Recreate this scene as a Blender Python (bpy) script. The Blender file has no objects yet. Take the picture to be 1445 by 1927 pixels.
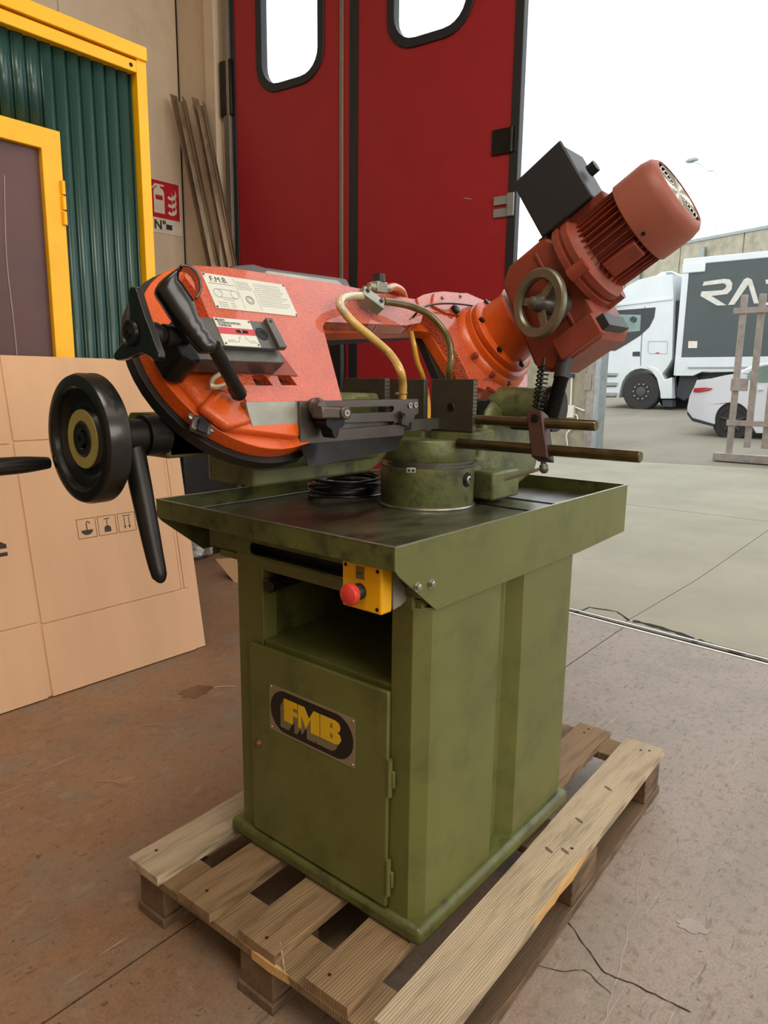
import bpy, bmesh, math, random
import numpy as np
from mathutils import Vector, Matrix
from mathutils.geometry import tessellate_polygon
random.seed(7)
C = bpy.context.scene.collection
S = bpy.context.scene
PI = math.pi
R = math.radians
# ------------------------------------------------------------------ camera
FPX, PITCH, ROLL, YAW, H = 1318.18, 10.5466, -0.71115, 39.8117, 1.19
def cam_rows():
    p, r, y = R(PITCH), R(ROLL), R(YAW)
    fh = np.array([math.cos(y), math.sin(y), 0]); rt = np.array([math.sin(y), -math.cos(y), 0]); up = np.array([0, 0, 1.])
    F = math.cos(p)*fh - math.sin(p)*up; D = -(math.sin(p)*fh + math.cos(p)*up)
    return np.array([math.cos(r)*rt + math.sin(r)*D, -math.sin(r)*rt + math.cos(r)*D, F])
CM = cam_rows(); C0 = np.array([0, 0, H])
cam = bpy.data.cameras.new('camera'); camo = bpy.data.objects.new('camera', cam); C.objects.link(camo)
cam.sensor_fit = 'HORIZONTAL'; cam.sensor_width = 36; cam.lens = 36*FPX/1445; cam.clip_end = 400; cam.clip_start = .05
camo.matrix_world = Matrix(((CM[0][0], -CM[1][0], -CM[2][0], 0), (CM[0][1], -CM[1][1], -CM[2][1], 0), (CM[0][2], -CM[1][2], -CM[2][2], H), (0, 0, 0, 1)))
S.camera = camo
# ------------------------------------------------------------------ sky, lights, exposure
w = bpy.data.worlds.new('sky'); S.world = w; w.use_nodes = True
bg = w.node_tree.nodes['Background']; bg.inputs[0].default_value = (.93, .97, 1, 1); bg.inputs[1].default_value = 2.0
S.view_settings.view_transform = 'Standard'; S.view_settings.look = 'None'; S.view_settings.exposure = 0.0
S.view_settings.gamma = 1; S.view_settings.use_curve_mapping = False
def area(name, loc, size, energy, col, target=None):
    l = bpy.data.lights.new(name, 'AREA'); l.shape = 'RECTANGLE'; l.size, l.size_y = size; l.energy = energy; l.color = col
    o = bpy.data.objects.new(name, l); C.objects.link(o); o.location = loc
    if target: o.rotation_euler = (Vector(target) - Vector(loc)).to_track_quat('-Z', 'Y').to_euler()
    return o
area('overhead_fill', (-0.6, -0.4, 5.7), (2.4, 2.4), 150, (1, .93, .82))  # added fill lamp overhead, brightens the cardboard and left floor
area('overhead_fill', (0.5, -3.2, 5.6), (6.0, 2.2), 85, (1, .95, .88))  # unseen fill added from above to lift the hall brightness
area('side_fill', (0.0, -7.6, 3.4), (6.5, 2.6), 350, (1, .95, .86), (1.2, 3, 1.2))  # fill lamp added at the side, no real window behind it
# ------------------------------------------------------------------ measured positions: a sight line met with a real plane
def ray(px, py): return CM.T @ np.array([(px-722.5)/FPX, (py-963.5)/FPX, 1.0])
def HP(px, py, p, n):
    d = ray(px, py); n = np.array(n, float); return Vector(C0 + d*((np.array(p, float)-C0) @ n)/(d @ n))
def HX(px, py, x): return HP(px, py, (x, 0, 0), (1, 0, 0))
def HY(px, py, y): return HP(px, py, (0, y, 0), (0, 1, 0))
def HZ(px, py, z): return HP(px, py, (0, 0, z), (0, 0, 1))
# ------------------------------------------------------------------ materials
def rgb(r, g, b):
    f = lambda c: (c/255/12.92) if c/255 <= .04045 else ((c/255+.055)/1.055)**2.4
    return (f(r), f(g), f(b), 1)
def M(name, col, rough=.5, metal=0, var=.12, vs=8, bump=0, bs=60, stain=None, stain_amt=.5, stain_s=5, scl=(1, 1, 1), coat=0, emit=0, bdist=.002):
    m = bpy.data.materials.new(name); m.use_nodes = True; nt = m.node_tree; N = nt.nodes; L = nt.links
    b = N['Principled BSDF']; b.inputs['Roughness'].default_value = rough; b.inputs['Metallic'].default_value = metal
    b.inputs['Coat Weight'].default_value = coat
    tc = N.new('ShaderNodeTexCoord'); mp = N.new('ShaderNodeMapping'); mp.inputs['Scale'].default_value = scl; L.new(tc.outputs['Object'], mp.inputs[0])
    n1 = N.new('ShaderNodeTexNoise'); n1.inputs['Scale'].default_value = vs; n1.inputs['Detail'].default_value = 6; L.new(mp.outputs[0], n1.inputs['Vector'])
    mr = N.new('ShaderNodeMapRange'); mr.inputs[1].default_value = .3; mr.inputs[2].default_value = .7
    mr.inputs[3].default_value = 1-var; mr.inputs[4].default_value = 1+var; L.new(n1.outputs[0], mr.inputs[0])
    hv = N.new('ShaderNodeHueSaturation'); hv.inputs['Color'].default_value = col; L.new(mr.outputs[0], hv.inputs['Value'])
    out = hv.outputs[0]
    if stain:
        n2 = N.new('ShaderNodeTexNoise'); n2.inputs['Scale'].default_value = stain_s; n2.inputs['Detail'].default_value = 10; n2.inputs['Roughness'].default_value = .65; L.new(mp.outputs[0], n2.inputs['Vector'])
        r2 = N.new('ShaderNodeMapRange'); r2.inputs[1].default_value = .5; r2.inputs[2].default_value = .68; r2.inputs[4].default_value = stain_amt; L.new(n2.outputs[0], r2.inputs[0])
        mx = N.new('ShaderNodeMix'); mx.data_type = 'RGBA'; L.new(r2.outputs[0], mx.inputs['Factor']); L.new(out, mx.inputs['A']); mx.inputs['B'].default_value = stain; out = mx.outputs['Result']
    L.new(out, b.inputs['Base Color'])
    if emit: b.inputs['Emission Color'].default_value = col; b.inputs['Emission Strength'].default_value = emit
    if bump:
        n3 = N.new('ShaderNodeTexNoise'); n3.inputs['Scale'].default_value = bs; n3.inputs['Detail'].default_value = 3; L.new(mp.outputs[0], n3.inputs['Vector'])
        bp = N.new('ShaderNodeBump'); bp.inputs['Strength'].default_value = bump; bp.inputs['Distance'].default_value = bdist; L.new(n3.outputs[0], bp.inputs['Height']); L.new(bp.outputs[0], b.inputs['Normal'])
    m.diffuse_color = col
    return m
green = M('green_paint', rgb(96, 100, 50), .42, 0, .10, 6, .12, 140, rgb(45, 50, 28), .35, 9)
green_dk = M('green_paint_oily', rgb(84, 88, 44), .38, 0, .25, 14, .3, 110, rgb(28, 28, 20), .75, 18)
green_cast = M('green_casting', rgb(96, 102, 62), .45, 0, .2, 18, .6, 90, rgb(40, 38, 28), .7, 22)
trayfloor = M('oily_steel_tray', rgb(74, 76, 56), .30, .1, .4, 9, .3, 30, rgb(18, 18, 16), .9, 7, bdist=.003, scl=(1, 2, 1))
edge_steel = M('bare_edge_steel', rgb(170, 168, 155), .35, .8, .2, 40)
orange = M('orange_paint', rgb(208, 86, 20), .36, 0, .08, 10, .5, 150, rgb(120, 50, 25), .25, 14, coat=.2)
orange_tex = M('orange_textured_face', rgb(204, 88, 52), .32, 0, .08, 20, 1.0, 210, coat=.8, bdist=.007)
orange_old = M('orange_paint_dull', rgb(138, 60, 42), .5, 0, .15, 10, .3, 120, rgb(80, 45, 32), .5, 9)
orange_fan = M('orange_fan_cowl', rgb(150, 84, 68), .5, 0, .1, 6)
blackr = M('black_rubber', rgb(24, 24, 23), .5, 0, .2, 20, .3, 90)
blackp = M('black_plastic_gloss', rgb(16, 16, 16), .28, 0, .2, 10, coat=.15)
blackm = M('black_steel', rgb(38, 37, 36), .38, .6, .25, 16, .25, 60)
darkbox = M('dark_grey_box', rgb(34, 38, 42), .5, 0, .15, 8)
greym = M('grey_machined', rgb(100, 98, 94), .38, .6, .15, 20, .15, 80)
gunmetal = M('gunmetal_plate', rgb(94, 87, 82), .36, .7, .15, 14, .1, 60)
steel = M('bright_steel', rgb(175, 172, 160), .28, .9, .12, 20)
steel_w = M('worn_silver_plate', rgb(168, 168, 158), .4, .6, .25, 12, .15, 60)
rodm = M('oiled_steel_rod', rgb(104, 92, 66), .25, .85, .3, 30)
brass = M('brass_fitting', rgb(150, 125, 80), .35, .8, .2, 30)
labelw = M('label_plate_silver', rgb(205, 207, 196), .5, .1, .05, 20)
ink = M('label_ink', rgb(50, 50, 48), .6)
inkl = M('label_fine_print', rgb(125, 125, 118), .6)
redink = M('label_red', rgb(190, 60, 70), .5)
yellow = M('yellow_paint', rgb(252, 188, 0), .4, 0, .07, 6, stain=rgb(190, 135, 20), stain_amt=.12, stain_s=40)
yelbox = M('yellow_stop_box', rgb(236, 176, 12), .35, 0, .05, 6)
redbtn = M('red_button', rgb(212, 62, 50), .4, 0, .05, 6)
hosey = M('yellow_hose', rgb(206, 170, 92), .25, 0, .15, 20, coat=.4)
hoseb = M('brown_hose', rgb(104, 88, 52), .22, 0, .35, 26, coat=.5)
cablem = M('black_cable_sheath', rgb(20, 20, 20), .3, 0, .1, 10, coat=.3)
rust = M('brown_clamp', rgb(66, 42, 38), .45, .3, .3, 20, .2, 80)
cardb = M('corrugated_card', rgb(210, 168, 130), .85, 0, .06, 7, .25, 220, scl=(1, 1, .05))
cardink = M('card_ink', rgb(60, 50, 44), .8)
darkgap = M('dark_gap', rgb(20, 18, 16), .9)
wallm = M('painted_concrete_wall', rgb(218, 200, 176), .85, 0, .07, 3, .3, 40, rgb(160, 140, 115), .3, 3)
concr = M('raw_concrete', rgb(150, 144, 122), .9, 0, .18, 8, .5, 60, rgb(95, 92, 78), .5, 3)
concf = M('far_concrete', rgb(172, 166, 146), .9, 0, .15, 3, .4, 20, rgb(130, 125, 105), .5, 2)
ribg = M('dark_green_sheet', rgb(34, 70, 64), .36, .1, .06, 4, coat=.2)
bglass = M('brown_tinted_pane', rgb(84, 52, 48), .4, 0, .25, 3)
redp = M('red_door_panel', rgb(160, 28, 38), .5, 0, .05, 5, .1, 300)
rubber = M('door_rubber', rgb(30, 34, 40), .5)
alu = M('aluminium_strip', rgb(140, 132, 120), .45, .5, .1, 20)
profm = M('leaning_profile_steel', rgb(156, 140, 120), .42, .7, .25, 14, .2, 60, rgb(75, 62, 50), .5, 16, scl=(1, 1, .2))
signr = M('sign_red', rgb(190, 24, 44), .5); signw = M('sign_white', rgb(225, 218, 205), .5)
galv = M('galvanised_steel', rgb(150, 158, 158), .45, .5, .15, 12)
gatem = M('weathered_gate_steel', rgb(152, 144, 136), .55, .4, .2, 12)
truckw = M('white_truck_paint', rgb(214, 220, 220), .35, 0, .04, 2, coat=.3)
truckg = M('dark_truck_trim', rgb(52, 56, 58), .5)
curtain = M('grey_trailer_curtain', rgb(74, 82, 82), .6, 0, .08, 2)
tyre = M('tyre_rubber', rgb(50, 48, 46), .8, 0, .1, 10)
hubm = M('dark_hub', rgb(84, 84, 82), .5, .5)
glassg = M('pale_cab_glass', rgb(118, 142, 134), .15, 0, .2, 3, coat=.3)
carw = M('white_car_paint', rgb(212, 214, 218), .25, 0, .02, 2, coat=.5)
redl = M('tail_lamp', rgb(176, 40, 50), .2, coat=.5)
asphalt = M('asphalt', rgb(132, 126, 110), .92, 0, .12, 1.2, .5, 60, rgb(105, 100, 92), .5, .7, scl=(.35, 1, 1))
padm = M('yard_concrete', rgb(148, 144, 126), .85, 0, .1, 1.6, .35, 70, rgb(128, 128, 114), .4, 2.5)
leafm = M('tree_leaves', rgb(80, 110, 60), .7, 0, .3, 6); barkm = M('bark', rgb(90, 75, 60), .9)
plast = M('clear_plastic_bag', rgb(150, 148, 146), .25, 0, .3, 20, .5, 30, coat=.4)
whitep = M('white_paper', rgb(220, 222, 226), .6)
def wood(name, col, dark, s=1):
    m = M(name, col, .8, 0, .12, 5, .35, 60, dark, .6, 4, scl=(1, 9, 9)); nt = m.node_tree; N = nt.nodes; L = nt.links
    b = N['Principled BSDF']; src = b.inputs['Base Color'].links[0].from_socket
    tc = [n for n in N if n.type == 'MAPPING'][0]
    wv = N.new('ShaderNodeTexWave'); wv.bands_direction = 'Y'; wv.inputs['Scale'].default_value = 7*s; wv.inputs['Distortion'].default_value = 7; wv.inputs['Detail'].default_value = 3; wv.inputs['Detail Scale'].default_value = .6; L.new(tc.outputs[0], wv.inputs['Vector'])
    mr = N.new('ShaderNodeMapRange'); mr.inputs[3].default_value = .64; mr.inputs[4].default_value = 1.1; L.new(wv.outputs['Fac'], mr.inputs[0])
    mx = N.new('ShaderNodeMix'); mx.data_type = 'RGBA'; mx.blend_type = 'MULTIPLY'; mx.inputs['Factor'].default_value = 1; L.new(src, mx.inputs['A']); L.new(mr.outputs[0], mx.inputs['B']); L.new(mx.outputs['Result'], b.inputs['Base Color'])
    return m
wood_l = wood('pale_pallet_wood', rgb(182, 164, 136), rgb(112, 98, 76))
wood_d = wood('brown_pallet_wood', rgb(140, 114, 82), rgb(72, 56, 40), .8)
wood_x = wood('dark_pallet_wood', rgb(112, 90, 66), rgb(60, 48, 36))
# floor: worn red-brown paint, with the doorway's cooler daylight painted in as grey towards the door
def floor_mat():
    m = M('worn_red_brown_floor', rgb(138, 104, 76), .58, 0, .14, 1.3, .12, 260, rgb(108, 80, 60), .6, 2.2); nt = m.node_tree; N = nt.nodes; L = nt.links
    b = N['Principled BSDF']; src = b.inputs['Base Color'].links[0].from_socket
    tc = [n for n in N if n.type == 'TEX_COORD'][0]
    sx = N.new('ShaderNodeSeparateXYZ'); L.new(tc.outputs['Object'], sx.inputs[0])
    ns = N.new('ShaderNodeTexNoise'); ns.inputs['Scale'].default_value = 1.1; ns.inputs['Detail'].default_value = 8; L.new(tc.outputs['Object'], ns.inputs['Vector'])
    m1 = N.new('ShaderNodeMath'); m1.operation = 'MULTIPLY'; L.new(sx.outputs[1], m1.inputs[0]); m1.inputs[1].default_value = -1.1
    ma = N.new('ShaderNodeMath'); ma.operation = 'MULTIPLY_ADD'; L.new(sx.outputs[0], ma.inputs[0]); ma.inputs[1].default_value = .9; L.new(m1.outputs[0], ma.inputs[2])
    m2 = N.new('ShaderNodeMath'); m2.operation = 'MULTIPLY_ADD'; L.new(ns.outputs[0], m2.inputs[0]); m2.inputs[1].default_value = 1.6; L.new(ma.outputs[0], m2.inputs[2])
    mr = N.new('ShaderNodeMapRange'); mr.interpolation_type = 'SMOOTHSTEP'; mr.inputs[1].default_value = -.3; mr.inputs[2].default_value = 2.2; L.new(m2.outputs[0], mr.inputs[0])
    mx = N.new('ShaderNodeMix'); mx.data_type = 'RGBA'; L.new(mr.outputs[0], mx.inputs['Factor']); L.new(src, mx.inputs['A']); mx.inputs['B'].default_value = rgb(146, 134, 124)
    sp = N.new('ShaderNodeTexNoise'); sp.inputs['Scale'].default_value = 160; sp.inputs['Detail'].default_value = 4; L.new(tc.outputs['Object'], sp.inputs['Vector'])
    r3 = N.new('ShaderNodeMapRange'); r3.inputs[1].default_value = .35; r3.inputs[2].default_value = .65; r3.inputs[3].default_value = .86; r3.inputs[4].default_value = 1.12; L.new(sp.outputs[0], r3.inputs[0])
    m5 = N.new('ShaderNodeMix'); m5.data_type = 'RGBA'; m5.blend_type = 'MULTIPLY'; m5.inputs['Factor'].default_value = 1; L.new(mx.outputs['Result'], m5.inputs['A']); L.new(r3.outputs[0], m5.inputs['B'])
    last = m5.outputs['Result']
    for ang, sc_, col_, lo, hi, am, ds in ((0, (5, 5, 5), rgb(118, 116, 102), .46, .66, .4, .3), (0, (38, 38, 38), rgb(108, 84, 70), .52, .72, .55, .3), (.4, (14, 90, 4), rgb(60, 50, 44), .645, .70, .55, 1.6), (2.3, (12, 80, 4), rgb(66, 54, 48), .65, .71, .5, 1.8), (1.3, (3, 170, 4), rgb(196, 184, 172), .68, .73, .5, .8), (0, (60, 60, 60), rgb(60, 48, 40), .67, .72, .7, .5), (0, (14, 14, 14), rgb(178, 158, 142), .60, .76, .3, .3)):
        mp = N.new('ShaderNodeMapping'); mp.inputs['Rotation'].default_value = (0, 0, ang); mp.inputs['Scale'].default_value = sc_; L.new(tc.outputs['Object'], mp.inputs[0])
        n_ = N.new('ShaderNodeTexNoise'); n_.inputs['Scale'].default_value = 1; n_.inputs['Detail'].default_value = 5; n_.inputs['Distortion'].default_value = ds; L.new(mp.outputs[0], n_.inputs['Vector'])
        q_ = N.new('ShaderNodeMapRange'); q_.inputs[1].default_value = lo; q_.inputs[2].default_value = hi; q_.inputs[4].default_value = am; L.new(n_.outputs[0], q_.inputs[0])
        x_ = N.new('ShaderNodeMix'); x_.data_type = 'RGBA'; L.new(q_.outputs[0], x_.inputs['Factor']); L.new(last, x_.inputs['A']); x_.inputs['B'].default_value = col_; last = x_.outputs['Result']
    L.new(last, b.inputs['Base Color']); return m
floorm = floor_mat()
# jaw faces: diamond knurl
jawm = M('knurled_jaw_steel', rgb(84, 80, 70), .4, .6, .15, 14)
def knurl(m):
    nt = m.node_tree; N = nt.nodes; L = nt.links; b = N['Principled BSDF']; tc = [n for n in N if n.type == 'TEX_COORD'][0]; hs = []
    for a in (.75, -.75):
        mp = N.new('ShaderNodeMapping'); mp.inputs['Rotation'].default_value = (a, 0, 0); L.new(tc.outputs['Object'], mp.inputs[0])
        wv = N.new('ShaderNodeTexWave'); wv.bands_direction = 'Y'; wv.inputs['Scale'].default_value = 55; wv.inputs['Distortion'].default_value = 1.5; L.new(mp.outputs[0], wv.inputs['Vector']); hs.append(wv)
    ad = N.new('ShaderNodeMath'); L.new(hs[0].outputs['Fac'], ad.inputs[0]); L.new(hs[1].outputs['Fac'], ad.inputs[1])
    bp = N.new('ShaderNodeBump'); bp.inputs['Strength'].default_value = .35; bp.inputs['Distance'].default_value = .0006; L.new(ad.outputs[0], bp.inputs['Height']); L.new(bp.outputs[0], b.inputs['Normal'])
knurl(jawm)
# ------------------------------------------------------------------ mesh building
class Fr:
    def __init__(s, o, ex, ey, ez=None):
        s.o = Vector(o); s.x = Vector(ex).normalized(); s.y = Vector(ey).normalized(); s.z = Vector(ez).normalized() if ez is not None else s.x.cross(s.y).normalized()
    def __call__(s, a, b, c=0): return s.o + s.x*a + s.y*b + s.z*c
class MB:
    def __init__(s): s.bm = bmesh.new()
    def face(s, pts):
        vs = [s.bm.verts.new(p) for p in pts]
        try: return s.bm.faces.new(vs)
        except Exception: return None
    def hexa(s, p):   # 8 points: bottom 4, top 4
        v = [s.bm.verts.new(q) for q in p]
        for f in ((3, 2, 1, 0), (4, 5, 6, 7), (0, 1, 5, 4), (1, 2, 6, 5), (2, 3, 7, 6), (3, 0, 4, 7)): s.bm.faces.new([v[i] for i in f])
        return s
    def box(s, a, b, f=None):
        f = f or (lambda x, y, z: Vector((x, y, z)))
        (x0, y0, z0), (x1, y1, z1) = a, b
        return s.hexa([f(x0, y0, z0), f(x1, y0, z0), f(x1, y1, z0), f(x0, y1, z0), f(x0, y0, z1), f(x1, y0, z1), f(x1, y1, z1), f(x0, y1, z1)])
    def prism(s, loops, f, c0, c1):   # loops: outline (and holes) in frame f, extruded c0..c1
        if not isinstance(loops[0][0], (tuple, list)): loops = [loops]
        tri = tessellate_polygon([[Vector((a, b, 0)) for a, b in l] for l in loops]); flat = [p for l in loops for p in l]
        lo = [s.bm.verts.new(f(a, b, c0)) for a, b in flat]; hi = [s.bm.verts.new(f(a, b, c1)) for a, b in flat]
        for t in tri:
            try: s.bm.faces.new([lo[i] for i in t]); s.bm.faces.new([hi[i] for i in reversed(t)])
            except Exception: pass
        k = 0
        for l in loops:
            n = len(l)
            for i in range(n):
                j = (i+1) % n; s.bm.faces.new([lo[k+i], lo[k+j], hi[k+j], hi[k+i]])
            k += n
        return s
    def ext(s, pts, vec):            # polygon of 3D points extruded by a vector
        pts = [Vector(p) for p in pts]; vec = Vector(vec); a = (pts[1]-pts[0]).normalized(); nn = Vector((0, 0, 0))
        for i in range(len(pts)): nn += pts[i].cross(pts[(i+1) % len(pts)])
        nn.normalize(); b = nn.cross(a); f = Fr(pts[0], a, b, vec); L = vec.length
        return s.prism([((p-pts[0]).dot(a), (p-pts[0]).dot(b)) for p in pts], f, 0, L)
    def lathe(s, prof, p, ax, seg=32, ref=None, cap=True):   # prof: (along, radius)
        ax = Vector(ax).normalized(); r = Vector(ref) if ref else (Vector((0, 0, 1)) if abs(ax.z) < .9 else Vector((1, 0, 0)))
        e1 = (r - ax*r.dot(ax)).normalized(); e2 = ax.cross(e1); p = Vector(p); rings = []
        for a, rad in prof:
            if rad < 1e-6: rings.append([s.bm.verts.new(p+ax*a)]); continue
            rings.append([s.bm.verts.new(p+ax*a+(e1*math.cos(t)+e2*math.sin(t))*rad) for t in (2*PI*i/seg for i in range(seg))])
        for A, B in zip(rings[:-1], rings[1:]):
            for i in range(seg):
                j = (i+1) % seg
                if len(A) == 1 and len(B) == 1: break
                if len(A) == 1: s.bm.faces.new([A[0], B[j], B[i]])
                elif len(B) == 1: s.bm.faces.new([A[i], A[j], B[0]])
                else: s.bm.faces.new([A[i], A[j], B[j], B[i]])
        if cap:
            if len(rings[0]) > 1: s.bm.faces.new(list(reversed(rings[0])))
            if len(rings[-1]) > 1: s.bm.faces.new(rings[-1])
        return s
    def cyl(s, p, q, r, r2=None, seg=20):
        p, q = Vector(p), Vector(q); return s.lathe([(0, r), ((q-p).length, r if r2 is None else r2)], p, q-p, seg)
    def torus(s, p, ax, Rr, r, seg=40, sub=10):
        prof = [(r*math.sin(t), Rr+r*math.cos(t)) for t in (2*PI*i/sub for i in range(sub+1))]
        return s.lathe(prof, p, ax, seg, cap=False)
    def tube(s, pts, r, seg=10, smooth=True, radii=None):
        P = [Vector(p) for p in pts]
        if smooth and len(P) > 2:
            Q = []; n = len(P)
            for i in range(n-1):
                p0, p1, p2, p3 = P[max(i-1, 0)], P[i], P[i+1], P[min(i+2, n-1)]
                for k in range(7):
                    t = k/7; Q.append(.5*((2*p1)+(p2-p0)*t+(2*p0-5*p1+4*p2-p3)*t*t+(3*p1-p0-3*p2+p3)*t**3))
            Q.append(P[-1]); m = len(Q)
            if radii: radii = [radii[min(int(i/7), n-2)]*(1-(i/7-min(int(i/7), n-2)))+radii[min(int(i/7), n-2)+1]*(i/7-min(int(i/7), n-2)) for i in range(m)]
            P = Q
        e = None; prev = None
        for i, p in enumerate(P):
            d = (P[min(i+1, len(P)-1)]-P[max(i-1, 0)]).normalized()
            if e is None: e = d.orthogonal().normalized()
            e = (e-d*e.dot(d)).normalized(); g = d.cross(e); rr = radii[i] if radii else r
            ring = [s.bm.verts.new(p+(e*math.cos(t)+g*math.sin(t))*rr) for t in (2*PI*k/seg for k in range(seg))]
            if prev:
                for k in range(seg): s.bm.faces.new([prev[k], prev[(k+1) % seg], ring[(k+1) % seg], ring[k]])
            else: s.bm.faces.new(list(reversed(ring)))
            prev = ring
        s.bm.faces.new(prev); return s
    def loft(s, sec):
        rows = [[s.bm.verts.new(p) for p in r_] for r_ in sec]
        for A, B in zip(rows[:-1], rows[1:]):
            n = len(A)
            for i in range(n): s.bm.faces.new([A[i], A[(i+1) % n], B[(i+1) % n], B[i]])
        s.bm.faces.new(rows[0]); s.bm.faces.new(list(reversed(rows[-1]))); return s
    def text(s, txt, size, f, c=.0004, depth=.0004, bold=0):
        cu = bpy.data.curves.new('t', 'FONT'); cu.body = txt; cu.size = size; cu.offset = bold; cu.resolution_u = 3; cu.extrude = depth
        o = bpy.data.objects.new('t', cu); C.objects.link(o); bpy.context.view_layer.update()
        me = bpy.data.meshes.new_from_object(o.evaluated_get(bpy.context.evaluated_depsgraph_get()))
        vs = [s.bm.verts.new(f(v.co.x, v.co.y, v.co.z+c)) for v in me.vertices]
        for p in me.polygons:
            try: s.bm.faces.new([vs[i] for i in p.vertices])
            except Exception: pass
        bpy.data.objects.remove(o); bpy.data.curves.remove(cu); bpy.data.meshes.remove(me); return s
def obj(name, mb, mat, parent=None, bev=0, ang=35, seg=2, label=None, kind=None, cat=None, group=None, loc=None):
    bm = mb.bm; bmesh.ops.recalc_face_normals(bm, faces=bm.faces)
    base = Vector(loc) if loc is not None else Vector((0, 0, 0))
    if parent is not None:
        q = parent
        while q is not None: base = base + q.location; q = q.parent
        base = base if loc is None else base-Vector(loc)
    bmesh.ops.translate(bm, vec=-base, verts=bm.verts)
    me = bpy.data.meshes.new(name); bm.to_mesh(me); bm.free(); me.materials.append(mat)
    me.shade_smooth(); me.set_sharp_from_angle(angle=R(ang))
    o = bpy.data.objects.new(name, me); C.objects.link(o)
    if parent is not None: o.parent = parent
    elif loc is not None: o.location = loc
    if bev:
        b = o.modifiers.new('bevel', 'BEVEL'); b.width = bev; b.segments = seg; b.limit_method = 'ANGLE'; b.angle_limit = R(40); b.harden_normals = False
    if label: o['label'] = label
    if kind: o['kind'] = kind
    if cat: o['category'] = cat
    if group: o['group'] = group
    return o
def thing(name, loc, label=None, cat=None, group=None, kind=None):
    o = bpy.data.objects.new(name, None); C.objects.link(o); o.location = loc; o.empty_display_size = .05
    if label: o['label'] = label
    if cat: o['category'] = cat
    if group: o['group'] = group
    if kind: o['kind'] = kind
    return o
# ================================================================== ROOM AND YARD
E1 = Vector((.075, .997, 0)).normalized(); NO = Vector((.997, -.075, 0)).normalized()   # along the doorway, out of it
RP = Vector((3.395, 1.511, 0))
def along(y): return RP + E1*((y-1.511)/E1.y)
fl = thing('floor', (0, 0, 0), kind='structure')
obj('floor_base', MB().box((-7, -8, -.3), (3.3, 5.6, -.012)), darkgap, fl)
xd0, xd1 = along(-8).x-.035, along(5.6).x-.035
def slab(pts, m, parent, name='floor_slab', z=0, th=.02): obj(name, MB().ext([(x, y, z-th) for x, y in pts], (0, 0, th)), m, parent)
g = .003
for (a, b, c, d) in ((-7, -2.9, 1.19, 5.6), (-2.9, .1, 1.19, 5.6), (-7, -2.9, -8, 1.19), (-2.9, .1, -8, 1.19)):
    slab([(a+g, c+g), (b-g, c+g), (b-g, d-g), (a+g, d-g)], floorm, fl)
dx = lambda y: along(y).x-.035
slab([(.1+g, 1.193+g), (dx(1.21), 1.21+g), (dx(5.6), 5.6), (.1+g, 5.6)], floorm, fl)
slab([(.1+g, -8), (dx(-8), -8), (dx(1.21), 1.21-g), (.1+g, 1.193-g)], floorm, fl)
# sliding track in the threshold: two bright steel rails and a dark groove
ft = Fr(along(-2.5), E1, NO, (0, 0, 1)); Lt = 7.2
tr = thing('trim_1', along(1), kind='structure')
railm = M('polished_rail', rgb(215, 214, 208), .35, .3, .08, 20)
obj('track_channel', MB().box((0, -.030, -.03), (Lt, .05, -.008), ft), darkgap, tr)
obj('track_rail', MB().box((0, -.045, -.01), (Lt, -.030, .003), ft), railm, tr)
obj('track_rail', MB().box((0, .018, -.01), (2.95, .032, .003), ft), railm, tr); obj('track_rail', MB().box((3.05, .018, -.01), (Lt, .032, .003), ft), railm, tr)
K, X0 = .037, 4.5
def gz(x): return max(0, K*(x-X0))
yd = thing('yard_ground', (3.5, 0, 0), kind='structure')
def ypatch(x0, x1, y0, y1, m, name, zt=0, s=-.03):
    f = lambda x, y: (x, y+s*(x-3.5), gz(x)-zt)
    pts = [f(x0, y0), f(x1, y0), f(x1, y1), f(x0, y1)]
    obj(name, MB().ext([Vector(p)-Vector((0, 0, .02)) for p in pts], (0, 0, .02)), m, yd)
a = along(1.21).x+.05
obj('yard_slab', MB().ext([(along(-7).x+.05, -7, -.02), (4.5, -7, -.02), (4.5, 1.2-g, -.02), (a, 1.235-g, -.02)], (0, 0, .02)), padm, yd)
obj('yard_slab', MB().ext([(a, 1.235+g, -.02), (4.5, 1.2+g, -.02), (4.5, 9, -.02), (along(9).x+.05, 9, -.02)], (0, 0, .02)), padm, yd)
ypatch(4.5, 6.5, -7, 1.23-g, padm, 'yard_slab'); ypatch(4.5, 6.5, 1.23+g, 9, padm, 'yard_slab')
bx = lambda y: 9.65-(y-1.88)*.21
for (y0, y1) in ((-7, 1.14-.004), (1.14+.004, 9)):
    obj('yard_slab', MB().ext([(6.51, y0, gz(6.51)-.02), (bx(y0), y0, gz(bx(y0))-.02), (bx(y1), y1, gz(bx(y1))-.02), (6.51, y1, gz(6.51)-.02)], (0, 0, .02)), padm, yd)
obj('yard_underlay', MB().ext([(3.38, -8, -.06), (4.5, -8, -.06), (60, -8-.0, K*55.5-.06), (60, 60, K*55.5-.06), (4.5, 60, -.06), (3.9, 60, -.06)][0:2]+[(4.5, 60, -.06), (3.9, 60, -.06)], (0, 0, .03)), darkgap, yd)
obj('asphalt_yard', MB().ext([(bx(-9)+.02, -9, gz(bx(-9))-.03), (70, -60, gz(70)-.03), (70, 60, gz(70)-.03), (bx(20)+.02, 20, gz(bx(20))-.03)], (0, 0, .03)), asphalt, yd)
obj('pad_underlay', MB().ext([(4.5, -9, -.045), (12.2, -9, gz(12.2)-.045), (12.2, 20, gz(12.2)-.045), (4.5, 20, -.045)], (0, 0, .02)), darkgap, yd)
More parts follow.
